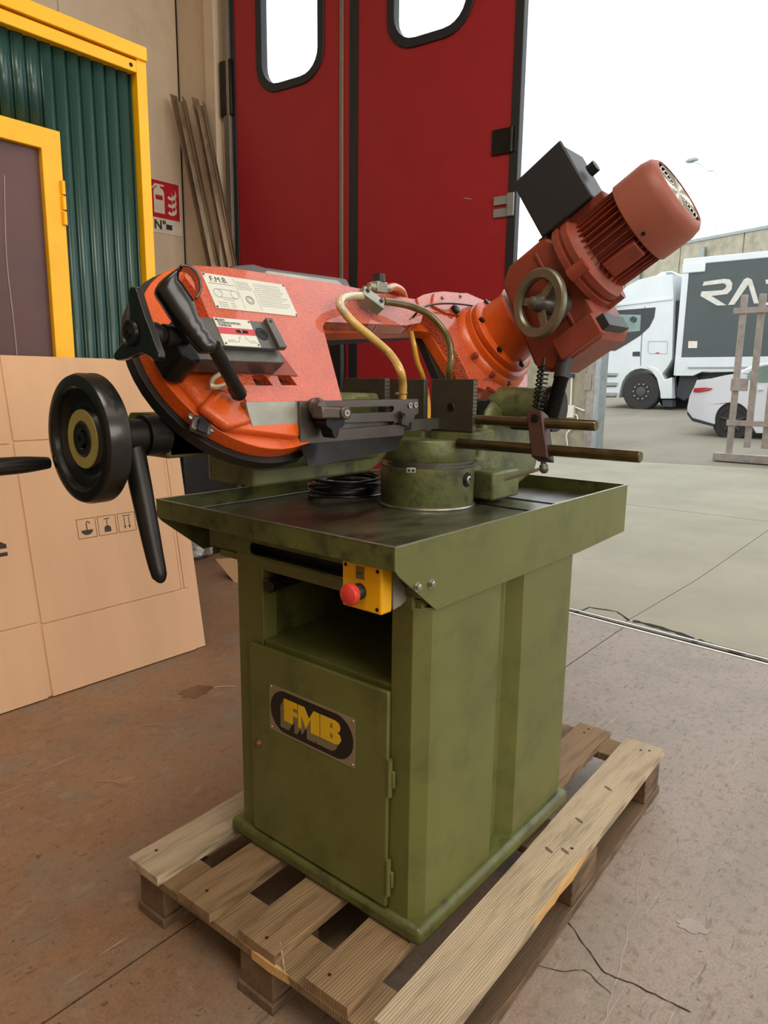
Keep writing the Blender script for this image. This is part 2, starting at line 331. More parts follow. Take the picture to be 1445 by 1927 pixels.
# cracks
def crack(pts, z, wd, parent, m=darkgap, name='floor_crack'):
    b = MB(); P = [HZ(x, y, z) for x, y in pts]; Q = []
    for p, q in zip(P[:-1], P[1:]):
        for k in range(5): t = k/5; Q.append(p.lerp(q, t)+Vector((random.uniform(-1, 1), random.uniform(-1, 1), 0))*(q-p).length*.035)
    Q.append(P[-1]); L, Rr = [], []
    for i, p in enumerate(Q):
        d = (Q[min(i+1, len(Q)-1)]-Q[max(i-1, 0)]).normalized(); nn = Vector((-d.y, d.x, 0))*wd*(.5+random.random())*.5; L.append(p+nn); Rr.append(p-nn)
    for i in range(len(Q)-1): b.face([L[i], L[i+1], Rr[i+1], Rr[i]])
    o = obj(name, b, m, parent); return o
for pts, wd in (([(1068, 1735), (1110, 1790), (1135, 1830), (1190, 1850), (1260, 1885), (1300, 1905)], .0025), ([(1010, 1815), (1060, 1828), (1100, 1825), (1150, 1870)], .0015)): crack(pts, .0012, wd, fl)
for pts, wd in (([(1185, 1168), (1160, 1150), (1110, 1143), (1080, 1152)], .012), ([(1190, 1168), (1240, 1180), (1290, 1196), (1312, 1208)], .03), ([(1312, 1203), (1380, 1225), (1445, 1240)], .02)): crack(pts, .0015, wd, yd)
crack([(1208, 1608), (1196, 1695), (1163, 1826), (1142, 1913)], .0010, .0013, fl, M('pale_scratch', rgb(168, 156, 146), .7), 'floor_scratch')
def blotch(px, py, rx, ry, m, name):
    p = HZ(px, py, .0011); pts = []
    for k in range(22): t = 2*PI*k/22; q = 1+random.uniform(-.22, .22); pts.append(p+Vector((rx*q*math.cos(t)-ry*q*math.sin(t)*.4, ry*q*math.sin(t)+rx*.3*q*math.cos(t), 0)))
    b = MB(); b.face(pts); obj(name, b, m, fl)
blotch(368, 1300, .060, .045, M('oil_stain', rgb(104, 72, 46), .35, 0, .2, 8), 'oil_stain')
blotch(1302, 1742, .022, .030, M('pale_stain', rgb(156, 148, 140), .7), 'pale_stain')
# curled metal shavings on the floor
swm = M('bright_swarf', rgb(200, 175, 135), .4, .6)
for i, (sx, sy) in enumerate([(402, 1293), (268, 1365), (180, 1470)]):
    p = HZ(sx, sy, .003); q = HZ(sx+42, sy+random.uniform(-2, 4), .003)
    obj('metal_shaving', MB().tube([p, p.lerp(q, .5)+Vector((.012, -.008, .002)), q], .0011, 5), swm, None, label=['thin curled shaving on brown floor beside the cardboard base', 'metal shaving on brown floor below the cardboard corner', 'metal shaving on brown floor left of the pallet'][i], cat='metal shaving', loc=p)
# walls
wl = obj('wall_left', MB().box((-7, 5.2, -.02), (3.62, 5.45, 6)), wallm, None, kind='structure')
obj('wall_joint', MB().box((3.61, 5.192, 0), (3.617, 5.201, 5.6)), darkgap, wl)
obj('wall_rib', MB().box((2.66, 5.185, 0), (2.86, 5.201, 5.9)), wallm, wl, .004)
wb = thing('wall_back', (3.62, 5, 0), kind='structure')
obj('jamb_wall', MB().box((3.62, 4.60, -.02), (3.9, 5.45, 6)), wallm, wb)
obj('jamb_post', MB().box((3.56, 4.66, 0), (3.62, 4.78, 5.6)), wallm, wb, .005)
obj('jamb_angle', MB().box((3.585, 4.535, 0), (3.66, 4.60, 5.6)), alu, wb, .003)
obj('lintel_wall', MB().box((3.3, -4.2, 4.75), (3.7, 4.6, 6)), wallm, wb)
obj('far_jamb_wall', MB().box((3.0, -8, -.02), (3.3, -3.2, 6)), wallm, wb)
obj('wall_right', MB().box((-7, -8.3, -.02), (3.3, -8, 6)), wallm, None, kind='structure')
obj('wall_front', MB().box((-7.3, -8.3, -.02), (-7, 5.45, 6)), wallm, None, kind='structure')
obj('ceiling', MB().box((-7.3, -8.3, 5.95), (3.9, 5.45, 6.2)), wallm, None, kind='structure')
# ------------------------------------------------------------------ red folding door
hd = Vector((.104, -.995, 0)).normalized(); DO = Vector((3.62, 4.515, .03)); dn = Vector((hd.y, -hd.x, 0))   # dn points into the room
if dn.x > 0: dn = -dn
DF = Fr(DO, hd, (0, 0, 1), dn)
def dp(px, py): q = HP(px, py, DO, dn)-DO; return (q.dot(hd), q.z)
d1 = thing('door_1', DO, kind='structure')
sA = dp(447, 300)[0]; sM = dp(665, 500)[0]; sE = dp(955, 400)[0]
def rr(x0, z0, x1, z1, r, n=6):
    out = []
    for cxx, czz, a0 in ((x1-r, z1-r, 0), (x0+r, z1-r, 90), (x0+r, z0+r, 180), (x1-r, z0+r, 270)):
        for k in range(n+1): t = R(a0+90*k/n); out.append((cxx+r*math.cos(t), czz+r*math.sin(t)))
    return out
W1 = (dp(490, 100)[0], dp(515, 168)[1], dp(603, 60)[0], 4.2); W2 = (dp(738, 30)[0], dp(770, 84)[1], dp(884, 10)[0], 4.2)
for i, (x0, x1, W) in enumerate(((sA, sM-.02, W1), (sM+.02, sE, W2))):
    obj('door_panel', MB().prism([[(x0, .02), (x1, .02), (x1, 4.62), (x0, 4.62)], list(reversed(rr(W[0]-.03, W[1]-.02, W[2]+.03, W[3]+.03, .19)))], DF, -.045, 0), redp, d1)
    o = rr(W[0]-.035, W[1]-.025, W[2]+.035, W[3]+.035, .2); q = rr(W[0]+.02, W[1]+.03, W[2]-.02, W[3]-.02, .15)
    obj('window_gasket', MB().prism([o, list(reversed(q))], DF, -.052, .012), rubber, d1, .004)
gl = bpy.data.materials.new('door_glass'); gl.use_nodes = True; b_ = gl.node_tree.nodes['Principled BSDF']; b_.inputs['Transmission Weight'].default_value = 1; b_.inputs['Roughness'].default_value = 0; b_.inputs['IOR'].default_value = 1.02; b_.inputs['Base Color'].default_value = (.97, .99, 1, 1)
for W in (W1, W2): obj('window_pane', MB().prism(rr(W[0]+.01, W[1]+.02, W[2]-.01, W[3]-.01, .16), DF, -.026, -.02), gl, d1)
obj('rubber_strip', MB().box((sM-.035, .0, -.05), (sM+.035, 4.62, .006), DF), rubber, d1)
obj('metal_strip', MB().box((sM-.115, .02, 0), (sM-.085, 4.62, .012), DF), alu, d1, .003)
obj('edge_strip', MB().box((sE, .0, -.05), (sE+.055, 4.64, .008), DF), rubber, d1, .004)
obj('edge_strip', MB().box((sA-.07, .0, -.05), (sA, 4.64, .008), DF), rubber, d1, .004)
zz = dp(940, 268)[1]
obj('door_hinge', MB().box((sE-.115, zz-.07, .0), (sE+.04, zz+.07, .014), DF).cyl(DF(sE+.01, zz-.07, .016), DF(sE+.01, zz+.07, .016), .012), blackm, d1, .003)
zz = dp(940, 390)[1]
obj('door_latch', MB().box((sE-.09, zz+.01, 0), (sE+.03, zz+.06, .012), DF).box((sE-.09, zz-.06, 0), (sE+.03, zz-.01, .012), DF).box((sE+.0, zz-.06, 0), (sE+.045, zz+.07, .02), DF), galv, d1, .003)
zz = dp(440, 165)[1]
obj('door_hinge', MB().box((sA-.14, zz-.19, 0), (sA-.02, zz+.19, .03), DF), blackm, d1, .006)
zz = dp(640, 670)[1]; xh = dp(640, 670)[0]
obj('door_handle', MB().prism([(xh-.05, zz-.32), (xh+.05, zz-.32), (xh+.065, zz-.1), (xh+.06, zz+.15), (xh+.03, zz+.3), (xh-.03, zz+.3), (xh-.06, zz+.15), (xh-.065, zz-.1)], DF, 0, .06), blackr, d1, .02)
obj('scratch', MB().tube([DF(*dp(873, 373), .002), DF(*dp(887, 375), .002)], .0015, 5), signw, d1)
# ------------------------------------------------------------------ office partition, yellow frame, green corrugated sheet
pt_ = thing('office_partition', (1.0, 2.85, 0), 'dark green corrugated office partition with a yellow steel frame', 'partition')
PX1 = 1.785
obj('frame_post', MB().box((PX1-.045, 2.785, 0), (PX1, 2.85, 2.47)), yellow, pt_, .003)
obj('frame_rail', MB().box((-1.6, 2.785, 2.41), (PX1-.045, 2.85, 2.455)), yellow, pt_, .003)
obj('frame_cap', MB().box((-1.6, 2.775, 2.462), (PX1, 2.86, 2.515)), yellow, pt_, .003)
obj('frame_bolt', MB().cyl((PX1-.07, 2.784, 2.432), (PX1-.07, 2.787, 2.432), .008), darkgap, pt_)
b = MB(); prof = []; x = -1.55; p = .052
while x < PX1-.05:
    prof += [(x, 2.828), (x+.006, 2.818), (x+p-.014, 2.814), (x+p-.005, 2.826)]; x += p
prof = [q for q in prof if q[0] < PX1-.045]
for (xa, ya), (xb, yb) in zip(prof[:-1], prof[1:]):
    z0 = 2.11 if (xb < 1.40 and xa > .2) else .03
    b.face([(xa, ya, z0), (xb, yb, z0), (xb, yb, 2.42), (xa, ya, 2.42)])
o = obj('corrugated_sheet', b, ribg, pt_, ang=2); sm = o.modifiers.new('s', 'SOLIDIFY'); sm.thickness = .002
obj('roof_panel', MB().box((-1.6, 2.85, 2.44), (PX1, 5.19, 2.5)), ribg, pt_)
obj('side_panel', MB().box((PX1-.03, 2.86, 0), (PX1-.003, 5.19, 2.44)), ribg, pt_)
dr = thing('door_2', (.8, 2.79, 0), kind='structure')
def ring(x0, z0, x1, z1, wd, y0, y1, m, name, par, bev=.003):
    f = Fr((0, y0, 0), (1, 0, 0), (0, 0, 1), (0, 1, 0)); obj(name, MB().prism([[(x0, z0), (x1, z0), (x1, z1), (x0, z1)], [(x0+wd, z0+wd), (x0+wd, z1-wd), (x1-wd, z1-wd), (x1-wd, z0+wd)]], f, 0, y1-y0), m, par, bev)
ring(.42, .02, 1.398, 2.10, .075, 2.775, 2.835, yellow, 'door_frame', dr)
obj('door_pane', MB().box((.49, 2.80, .09), (1.325, 2.81, 2.03)), bglass, dr)
for k, zc in enumerate((1.90, 1.845, 1.79)): obj('hinge_knuckle', MB().cyl((1.392, 2.77, zc-.024), (1.392, 2.77, zc+.024), .009), yellow, dr)
obj('pane_scratch', MB().tube([HY(8, 330, 2.799), HY(12, 480, 2.799), HY(25, 600, 2.799), HY(32, 668, 2.799)], .0028, 5), M('pale_scuff', rgb(150, 130, 122), .7), dr)
# ------------------------------------------------------------------ fire extinguisher sign on wall_left (y = 5.2)
sg = thing('fire_extinguisher_sign', (3.4, 5.19, 2.35), 'red and white fire extinguisher sign reading N on the concrete wall', 'sign')
SF = Fr((3.25, 5.199, 2.34), (1, 0, 0), (0, 0, 1), (0, -1, 0))
obj('sign_panel', MB().box((0, 0, 0), (.34, .40, .004), SF), signw, sg)
obj('red_field', MB().box((.0, .115, .004), (.325, .395, .005), SF), signr, sg)
ic = MB().prism([(a_+.022, b_) for a_, b_ in [(.07, .15), (.165, .15), (.165, .31), (.15, .335), (.13, .342), (.13, .355), (.165, .355), (.165, .368), (.08, .368), (.055, .33), (.06, .325), (.09, .35), (.10, .35), (.10, .342), (.08, .335), (.07, .31)]], SF, .005, .006)
obj('extinguisher_icon', ic, signw, sg)
obj('icon_label', MB().box((.107, .25, .006), (.172, .285, .0065), SF), signr, sg)
for i in range(3):
    z = .15+i*.058
    obj('flame_icon', MB().prism([(.215, z+.012), (.235, z), (.27, z), (.295, z+.02), (.30, z+.05), (.285, z+.085), (.288, z+.05), (.27, z+.03), (.255, z+.06), (.262, z+.03), (.245, z+.018), (.23, z+.03)], SF, .005, .006), signw, sg)
obj('lettering', MB().text('N°', .095, Fr(SF(.085, .03, .004), SF.x, SF.y, SF.z), .0005, .0004, .003), ink, sg)
obj('number_sticker', MB().box((.195, .035, .004), (.25, .075, .005), SF), ink, sg)
# ------------------------------------------------------------------ steel profiles leaning on the wall
for i, (t, m_, wv, lab) in enumerate(((( 322, 184), (390, 500), .0, 'grey steel profile leaning on wall, farthest left of four'), ((343, 188), (408, 500), 0, 'steel profile leaning second from left beside the sign'), ((362, 190), (424, 500), 0, 'brown steel profile leaning third from left on wall'), ((380, 196), (440, 500), 0, 'steel profile leaning nearest the red door'))):
    top = HX(*t, 3.485-.01*i); mid = HX(*m_, 3.46-.02*i); d = (mid-top); base = top+d*(top.z/-d.z); base.z = 0
    ax = (top-base).normalized(); px_ = Vector((0, -1, 0)); px_ = (px_-ax*px_.dot(ax)).normalized(); f = Fr(base, px_, px_.cross(ax)*-1, ax); Ln = (top-base).length
    ww = .074; th = .005
    L_ = [(-ww/2, -.02), (0, .035), (ww/2, -.02), (ww/2-th, -.024), (0, .027), (-ww/2+th, -.026)] if i % 2 else [(-ww/2, .03), (ww/2, .03), (ww/2, -.03), (ww/2-th, -.03), (ww/2-th, .024), (-ww/2, .024)]
    obj('steel_profile', MB().prism(L_, f, 0.01, Ln), profm, None, label=lab, cat='steel profile', group='steel profiles leaning on the wall', loc=base)
# ------------------------------------------------------------------ flattened cardboard box leaning on the partition
th_ = R(9.5); cn = np.array([0, -math.cos(th_), math.sin(th_)])
CF = Fr((0, 2.54, 0), (1, 0, 0), (0, math.sin(th_), math.cos(th_)), Vector(cn))
def cb(px, py): q = HP(px, py, (0, 2.54, 0), cn)-CF.o; return (q.x, q.dot(CF.y))
cbx = thing('flattened_cardboard_box', (1.2, 2.55, 0), 'large flattened brown cardboard box leaning upright against the green partition', 'cardboard box')
XL, XF, XR = .30, 1.095, 1.745
def cpan(x0, z0, x1, z1, name, c0=0, c1=.006, m=cardb): obj(name, MB().box((x0, z0, c0), (x1, z1, c1), CF), m, cbx, .0015)
cpan(XF+.008, .285, XR-.035, .965, 'side_panel'); cpan(XR-.033, .285, XR-.02, .965, 'fold_strip', 0, .004); cpan(XR-.018, .285, XR, .965, 'fold_strip', 0, .006)
cpan(XL, .295, XF-.004, .955, 'side_panel'); 
cpan(XF+.008, .004, XR-.002, .279, 'bottom_flap'); cpan(XL, .004, XF-.010, .288, 'bottom_flap')
cpan(XF+.008, .971, XR-.002, 1.285, 'top_flap'); cpan(XL, .962, XF-.006, 1.285, 'top_flap')
obj('back_layer', MB().box((XL, .004, -.010), (XR+.055, 1.27, -.003), CF), cardb, cbx, .001)
obj('crease_layer', MB().box((XL, .01, -.003), (XR-.002, 1.27, .002), CF), cardb, cbx)
def sym(loops, name='printed_symbol'):
    b = MB()
    for l in loops: b.prism(l, CF, .006, .0066)
    obj(name, b, cardink, cbx)
x0, z0 = cb(138, 970); x0b, z0b = cb(146, 1012)
sq = .078; zb = z0-sq-.018
def frame(x, z, s, t=.0018): return [[(x, z), (x+s, z), (x+s, z+s), (x, z+s)], [(x+t, z+t), (x+t, z+s-t), (x+s-t, z+s-t), (x+s-t, z+t)]]
xs0 = [x0+.004+i*(sq+.008) for i in range(3)]
for x in xs0: sym([frame(x, zb, sq)])
um = [(xs0[0]+.039+.024*math.cos(t), zb+.032-.020*math.sin(t)) for t in (PI*i/12 for i in range(13))]
sym([um, [(xs0[0]+.037, zb+.03), (xs0[0]+.041, zb+.03), (xs0[0]+.041, zb+.06), (xs0[0]+.046, zb+.064), (xs0[0]+.050, zb+.06), (xs0[0]+.050, zb+.055), (xs0[0]+.053, zb+.055), (xs0[0]+.053, zb+.062), (xs0[0]+.047, zb+.067), (xs0[0]+.041, zb+.066), (xs0[0]+.037, zb+.06)]])
x = xs0[1]
sym([[(x+.025, zb+.012), (x+.053, zb+.012), (x+.053, zb+.026)]+[(x+.039+.014*math.cos(t), zb+.026+.012*math.sin(t)) for t in (PI*i/8 for i in range(9))]+[(x+.025, zb+.026)], [(x+.0375, zb+.036), (x+.0405, zb+.036), (x+.0405, zb+.064), (x+.0375, zb+.064)], [(x+.027, zb+.064), (x+.051, zb+.064), (x+.051, zb+.067), (x+.027, zb+.067)]])
x = xs0[2]
for dx_ in (.026, .046): sym([[(x+dx_+.0015, zb+.062), (x+dx_+.0045, zb+.062), (x+dx_+.0045, zb+.024), (x+dx_+.009, zb+.026), (x+dx_+.003, zb+.012), (x+dx_-.003, zb+.026), (x+dx_+.0015, zb+.024)]])
sym([[(x+.022, zb+.065), (x+.058, zb+.065), (x+.058, zb+.068), (x+.022, zb+.068)]])
lx, lz = cb(0, 1030)
sym([[(lx-.08, lz-.006), (lx+.02, lz-.006), (lx+.02, lz+.008), (lx-.0, lz+.02), (lx-.08, lz+.02)], [(lx-.08, lz-.034), (lx+.02, lz-.034), (lx+.02, lz-.02), (lx-.08, lz-.02)]], 'printed_mark')
# ------------------------------------------------------------------ things in the dark corner behind
p = HZ(368, 1048, 0)
bb = MB(); bmesh.ops.create_icosphere(bb.bm, subdivisions=3, radius=.14)
for v in bb.bm.verts:
    v.co.z *= .75; v.co += v.normal*.03*math.sin(v.co.x*60+v.co.y*40)*math.cos(v.co.z*55)
    v.co.z = max(v.co.z+.10, .002); v.co += Vector((p.x, p.y+.0, 0))
obj('plastic_bag', bb, plast, None, label='crumpled clear plastic bag on the floor behind the cardboard', cat='bag', loc=(p.x, p.y, 0))
p = HZ(445, 1100, 0); q = HZ(430, 1090, 0)
obj('cardboard_scrap', MB().ext([HX(405, 1052, p.x+.05), HX(446, 1102, p.x+.02), HX(470, 1106, p.x+.05), HX(470, 1048, p.x+.12)], (.006, 0, 0)), cardb, None, label='small bent cardboard scrap standing on the floor behind the saw', cat='cardboard', loc=(p.x, p.y, 0))
obj('paper_sheet', MB().ext([HX(434, 1040, p.x+.10), HX(439, 1078, p.x+.10), HX(475, 1095, p.x+.10), HX(475, 1040, p.x+.10)], (.003, 0, 0)), whitep, None, label='white sheet standing behind the cardboard scrap', cat='paper', loc=(p.x+.1, p.y, 0))
bn = Vector((3.02, 4.25, 0))
tk = thing('waste_bin', bn, 'dark storage bin in the corner behind the cardboard', 'bin')
obj('body', MB().hexa([bn+Vector(v) for v in ((-.22, -.12, 0), (.2, -.12, 0), (.2, .42, 0), (-.22, .42, 0), (-.26, -.16, 1.0), (.24, -.16, 1.0), (.24, .46, 1.0), (-.26, .46, 1.0))]), blackr, tk, .02)
obj('lid', MB().box((bn.x-.28, bn.y-.18, 1.0), (bn.x+.26, bn.y+.48, 1.04)), blackr, tk, .01)
# ================================================================== OUTSIDE
# concrete boundary pier with steel channel
xp = 10.35; zg = gz(xp)
yA, yB, yC, yD = HX(1052, 840, xp).y, HX(1098, 840, xp).y, HX(1114, 840, xp).y, HX(1124, 840, xp).y
ztop = HX(1125, 585, xp).z
bw_ = thing('boundary_wall', (xp, yA, zg), 'raw concrete boundary wall and pier outside the doorway', 'wall')
obj('wall_slab', MB().box((xp+.05, yA, zg-.3), (xp+.3, 14, ztop-.5)), concr, bw_)
obj('pier', MB().box((xp, yB, zg-.3), (xp+.35, yA+.25, ztop)), concr, bw_, .01)
obj('steel_channel', MB().box((xp-.03, yC, zg-.1), (xp+.2, yB, ztop)), gatem, bw_, .006)
obj('galvanised_angle', MB().box((xp-.06, yD, zg-.1), (xp+.2, yC, ztop-.02)), galv, bw_, .004)
def xbox(px0, py0, px1, py1, xx, d0, d1, m, name, par, bev=.004):
    a, c = HX(px0, py0, xx), HX(px1, py1, xx); obj(name, MB().box((xx-d1, min(a.y, c.y), min(a.z, c.z)), (xx-d0, max(a.y, c.y), max(a.z, c.z))), m, par, bev)
xbox(1062, 762, 1082, 786, xp, 0, .08, signw, 'junction_box', bw_); xbox(1073, 703, 1081, 711, xp, 0, .03, darkbox, 'push_button', bw_); xbox(1100, 703, 1112, 735, xp-.03, 0, .01, alu, 'lock_plate', bw_)
obj('conduit', MB().cyl(HX(1076, 711, xp-.03), HX(1074, 762, xp-.03), .014), signw, bw_)
obj('conduit', MB().tube([HX(1082, 766, xp-.03), HX(1092, 770, xp-.03), HX(1100, 773, xp-.03)], .012), signw, bw_)
obj('conduit', MB().tube([HX(1080, 780, xp-.03), HX(1086, 783, xp-.03), HX(1086, 800, xp-.03), HX(1067, 815, xp-.03), HX(1068, 838, xp-.03)], .012), signw, bw_)
# gate
xg = 9.97; zg = gz(xg)
gt = thing('yard_gate', (xg, 2.2, zg), 'weathered grey steel bar gate standing in front of the white car', 'gate')
c2 = lambda x, y: (1100+x/4.188, 440+y/4.188)
def gy(x, y): return HX(*c2(x, y), xg).y
zt1 = HX(*c2(1245, 480), xg).z; zb1 = HX(*c2(1130, 1760), xg).z; zb2 = HX(*c2(1270, 1685), xg).z
obj('gate_post', MB().box((xg, gy(1220, 1100), zb1), (xg+.06, gy(1172, 1100), zt1)), gatem, gt, .005)
y1, y2 = gy(1335, 1100), gy(1172, 1100); sp = gy(1172, 1100)-gy(1310, 1100)
for k in range(1, 9):
    yy = y2-sp*k; obj('gate_bar', MB().box((xg+.01, yy-.078, zb2), (xg+.05, yy, zt1)), gatem, gt, .005)
yl, yr = y2+.02, y2-sp*9
zr1 = HX(*c2(1300, 603), xg).z; zr2 = HX(*c2(1300, 1495), xg).z
obj('gate_rail', MB().box((xg-.02, yr, zr1-.035), (xg, yl+.05, zr1+.035)), gatem, gt, .003)
obj('gate_rail', MB().box((xg-.02, yr, zr2-.035), (xg, yl, zr2+.035)), gatem, gt, .003)
obj('bottom_beam', MB().box((xg-.05, yr, zg+.01), (xg+.08, yl+.12, zb1+.05)), gatem, gt, .006)
obj('beam_plate', MB().box((xg-.054, gy(1350, 1750), zb1-.03), (xg-.05, gy(1225, 1750), zb1+.02)), galv, gt)
a, c_ = HX(*c2(1160, 1140), xg), HX(*c2(1280, 1240), xg)
obj('lock_box', MB().box((xg-.03, c_.y, c_.z), (xg+.02, a.y, a.z)), gatem, gt, .004)
# truck
XT = 19.1; zt = gz(XT)
def tq(x, y, xx=XT): q = HX(*c2(x, y), xx); return (q.y, q.z)
TF = Fr((XT, 0, 0), (0, 1, 0), (0, 0, 1), (1, 0, 0))
tk = thing('lorry', (XT, 5, zt), 'white lorry with grey curtain-sided body lettered RA outside', 'truck')
def tpoly(pts, c0, c1, m, name, par=tk, bev=0, holes=None, lab=None):
    L_ = [[tq(*p_) for p_ in pts]]+[[tq(*p_) for p_ in h] for h in (holes or [])]; return obj(name, MB().prism(L_, TF, c0, c1), m, par, bev, label=lab)
arch = [(445+165*math.cos(t), 1245-185*math.sin(t)) for t in (R(10+16*i) for i in range(11))]
cabp = [(112, 1290), (125, 1080), (140, 800), (170, 640), (232, 560), (245, 500), (330, 415), (430, 360), (560, 328), (690, 320), (700, 520), (688, 985), (655, 1045)]+[(612, 1100), (605, 1290)]+arch+[(265, 1290)]
cab = tpoly(cabp, 0, 2.4, truckw, 'cab', bev=.05)
tpoly([(232, 556), (690, 500), (695, 520), (240, 575)], -.03, 0, truckw, 'cab_trim', bev=.01)
tpoly([(470, 345), (560, 285), (640, 275), (680, 295), (683, 322)], .4, 2.0, truckw, 'air_conditioner', bev=.03)
tpoly([(600, 290), (645, 285), (672, 300), (675, 318), (615, 328)], .38, .42, galv, 'vent_grille')
dw = tpoly([(178, 920), (185, 760), (205, 660), (235, 605), (560, 580), (548, 660), (510, 735), (440, 800), (330, 870), (240, 922)], -.012, .01, truckg, 'window_surround')
obj('side_glass', MB().prism([tq(*p_) for p_ in [(270, 635), (445, 640), (438, 765), (350, 775), (268, 760)]], TF, -.016, -.010), glassg, dw)
obj('quarter_glass', MB().prism([tq(*p_) for p_ in [(212, 745), (215, 680), (240, 630), (262, 625), (258, 790), (212, 790)]], TF, -.016, -.010), glassg, dw)
tpoly([(362, 665), (385, 650), (412, 665), (408, 690), (388, 700), (365, 688)], -.05, -.018, truckg, 'interior_mirror')
tpoly([(138, 830), (150, 690), (172, 620), (205, 620), (180, 700), (160, 820)], -.35, -.1, truckw, 'wing_mirror', bev=.03)
tpoly([(160, 610), (190, 560), (225, 530), (232, 560), (215, 615)], -.4, -.1, truckg, 'front_mirror', bev=.03)
tpoly([(380, 930), (436, 928), (436, 965), (378, 965)], -.012, .0, truckg, 'door_handle')
for y in (1095, 1170, 1250): tpoly([(150, y), (262, y+3), (258, y+28), (152, y+26)], -.02, .01, galv, 'cab_step')
for y in (1100, 1178, 1262): tpoly([(165, y+18), (250, y+18), (248, y+26), (166, y+26)], -.03, .0, truckg, 'step_gap')
tpoly([(560, 935), (588, 935), (588, 945), (560, 945)], -.012, .0, redl, 'side_sticker')
obj('door_seam', MB().tube([TF(*tq(475, 575), -.002), TF(*tq(450, 830), -.002), TF(*tq(440, 1040), -.002)], .008, 6), truckg, tk)
obj('locker_seam', MB().torus((0, 0, 0), (1, 0, 0), .001, .0005, 4, 4).tube([TF(*tq(*p_), -.001) for p_ in [(505, 850), (650, 848), (655, 860), (650, 945), (515, 945), (500, 930), (500, 860), (505, 850)]], .007, 5, False), galv, tk)
tpoly([(120, 1100), (150, 1095), (150, 1120), (122, 1122)], -.02, .1, M('amber_lamp', rgb(200, 110, 60), .3), 'side_lamp')
fnd = [(445+178*math.cos(t), 1245-205*math.sin(t)) for t in (R(-8+12*i) for i in range(10))]
tpoly([(490, 1045), (560, 1055), (600, 1090), (635, 1150), (690, 1130), (692, 1300), (600, 1300), (595, 1240), (570, 1140), (530, 1085)], -.03, .3, truckw, 'mudguard', bev=.02)
tpoly([(610, 1310), (690, 1310), (688, 1365), (615, 1362)], .0, .3, truckg, 'mud_flap')
tpoly([(690, 520), (745, 520), (735, 1100), (700, 1260), (690, 1260)], .2, 2.2, truckg, 'rear_equipment')
tpoly([(690, 1110), (870, 1110), (880, 1160), (860, 1250), (760, 1320), (700, 1290)], .2, 2.2, truckg, 'chassis_tank', bev=.03)
tpoly([(800, 1095), (1445, 1080), (1445, 1200), (800, 1200)], .3, 2.2, truckg, 'chassis')
def wheel(cp, r, xx, par, wd=.3, m2=hubm, spokes=0):
    c = HX(*cp, xx); wz = c.z
    wh = obj('wheel', MB().lathe([(0, r*.62), (.0, r*.93), (.03, r), (wd-.03, r), (wd, r*.93), (wd, r*.3)], c, (1, 0, 0), 40), tyre, par)
    obj('rim', MB().lathe([(.005, r*.62), (-.005, r*.60), (.04, r*.52), (.05, r*.3), (-.01, r*.25), (-.02, r*.12), (-.02, 0)], c, (1, 0, 0), 32), m2, wh)
    return wh, c
wheel(c2(443, 1243), .50, XT+.02, tk)
b = MB(); c = HX(*c2(443, 1243), XT)
for k in range(10): t = 2*PI*k/10; b.cyl(c+Vector((-.02, .2*math.cos(t), .2*math.sin(t))), c+Vector((.08, .2*math.cos(t), .2*math.sin(t))), .022, seg=8)
obj('wheel_nuts', b, galv, tk)
obj('wheel', MB().cyl(HX(*c2(720, 1255), XT+1.0), HX(*c2(720, 1255), XT+1.0)+Vector((.3, 0, 0)), .5, seg=30), tyre, tk)
# trailer
def tz(x, y): return tq(x, y)[1]
yfr = tq(745, 600)[0]; zc1, zc0 = tq(800, 230)[1], tq(760, 975)[1]; zsk = tq(720, 1118)[1]; ztp = tq(770, 205)[1]
TL = 13.6
obj('curtain_side', MB().box((XT, yfr-TL, zc0), (XT+2.5, yfr-.16, ztp-.14)), curtain, tk)
obj('top_rail', MB().box((XT-.02, yfr-TL, ztp-.14), (XT+2.52, yfr, ztp+.02)), truckw, tk, .02)
obj('corner_cap', MB().box((XT-.04, yfr-.55, ztp-.34), (XT+.05, yfr, ztp-.10)), truckw, tk, .02)
obj('front_post', MB().box((XT-.02, yfr-.16, zsk), (XT+2.5, yfr, ztp-.1)), truckw, tk, .02)
obj('skirt', MB().prism([(yfr-.05, zsk), (yfr-.05, zc0), (yfr-TL, zc0), (yfr-TL, zsk+.1), (yfr-.7, zsk+.1), (yfr-.5, zsk)], TF, -.03, .1), truckw, tk, .01)
obj('skirt_rib', MB().box((XT-.05, yfr-TL, zsk+.18), (XT-.03, yfr-.35, zsk+.22)), galv, tk)
tpoly([(818, 846), (888, 846), (886, 900), (816, 900)], -.006, .0, signw, 'notice_sticker')
letterw = M('trailer_lettering', rgb(206, 204, 192), .6)
tpoly([(940, 378), (1100, 355), (1145, 360), (1165, 390), (1158, 440), (1125, 475), (1000, 490), (1118, 563), (1045, 566), (912, 490), (922, 455), (1085, 445), (1110, 430), (1118, 405), (1095, 390), (930, 410)], -.012, 0, letterw, 'lettering_r', bev=0)
tpoly([(1130, 562), (1255, 360), (1285, 345), (1318, 360), (1375, 548), (1335, 550), (1290, 400), (1180, 558)], -.012, 0, letterw, 'lettering_a')
tpoly([(1425, 362), (1600, 345), (1600, 375), (1430, 396)], -.012, 0, letterw, 'lettering_bar'); tpoly([(1405, 545), (1600, 520), (1600, 545), (1410, 566)], -.012, 0, letterw, 'lettering_bar')
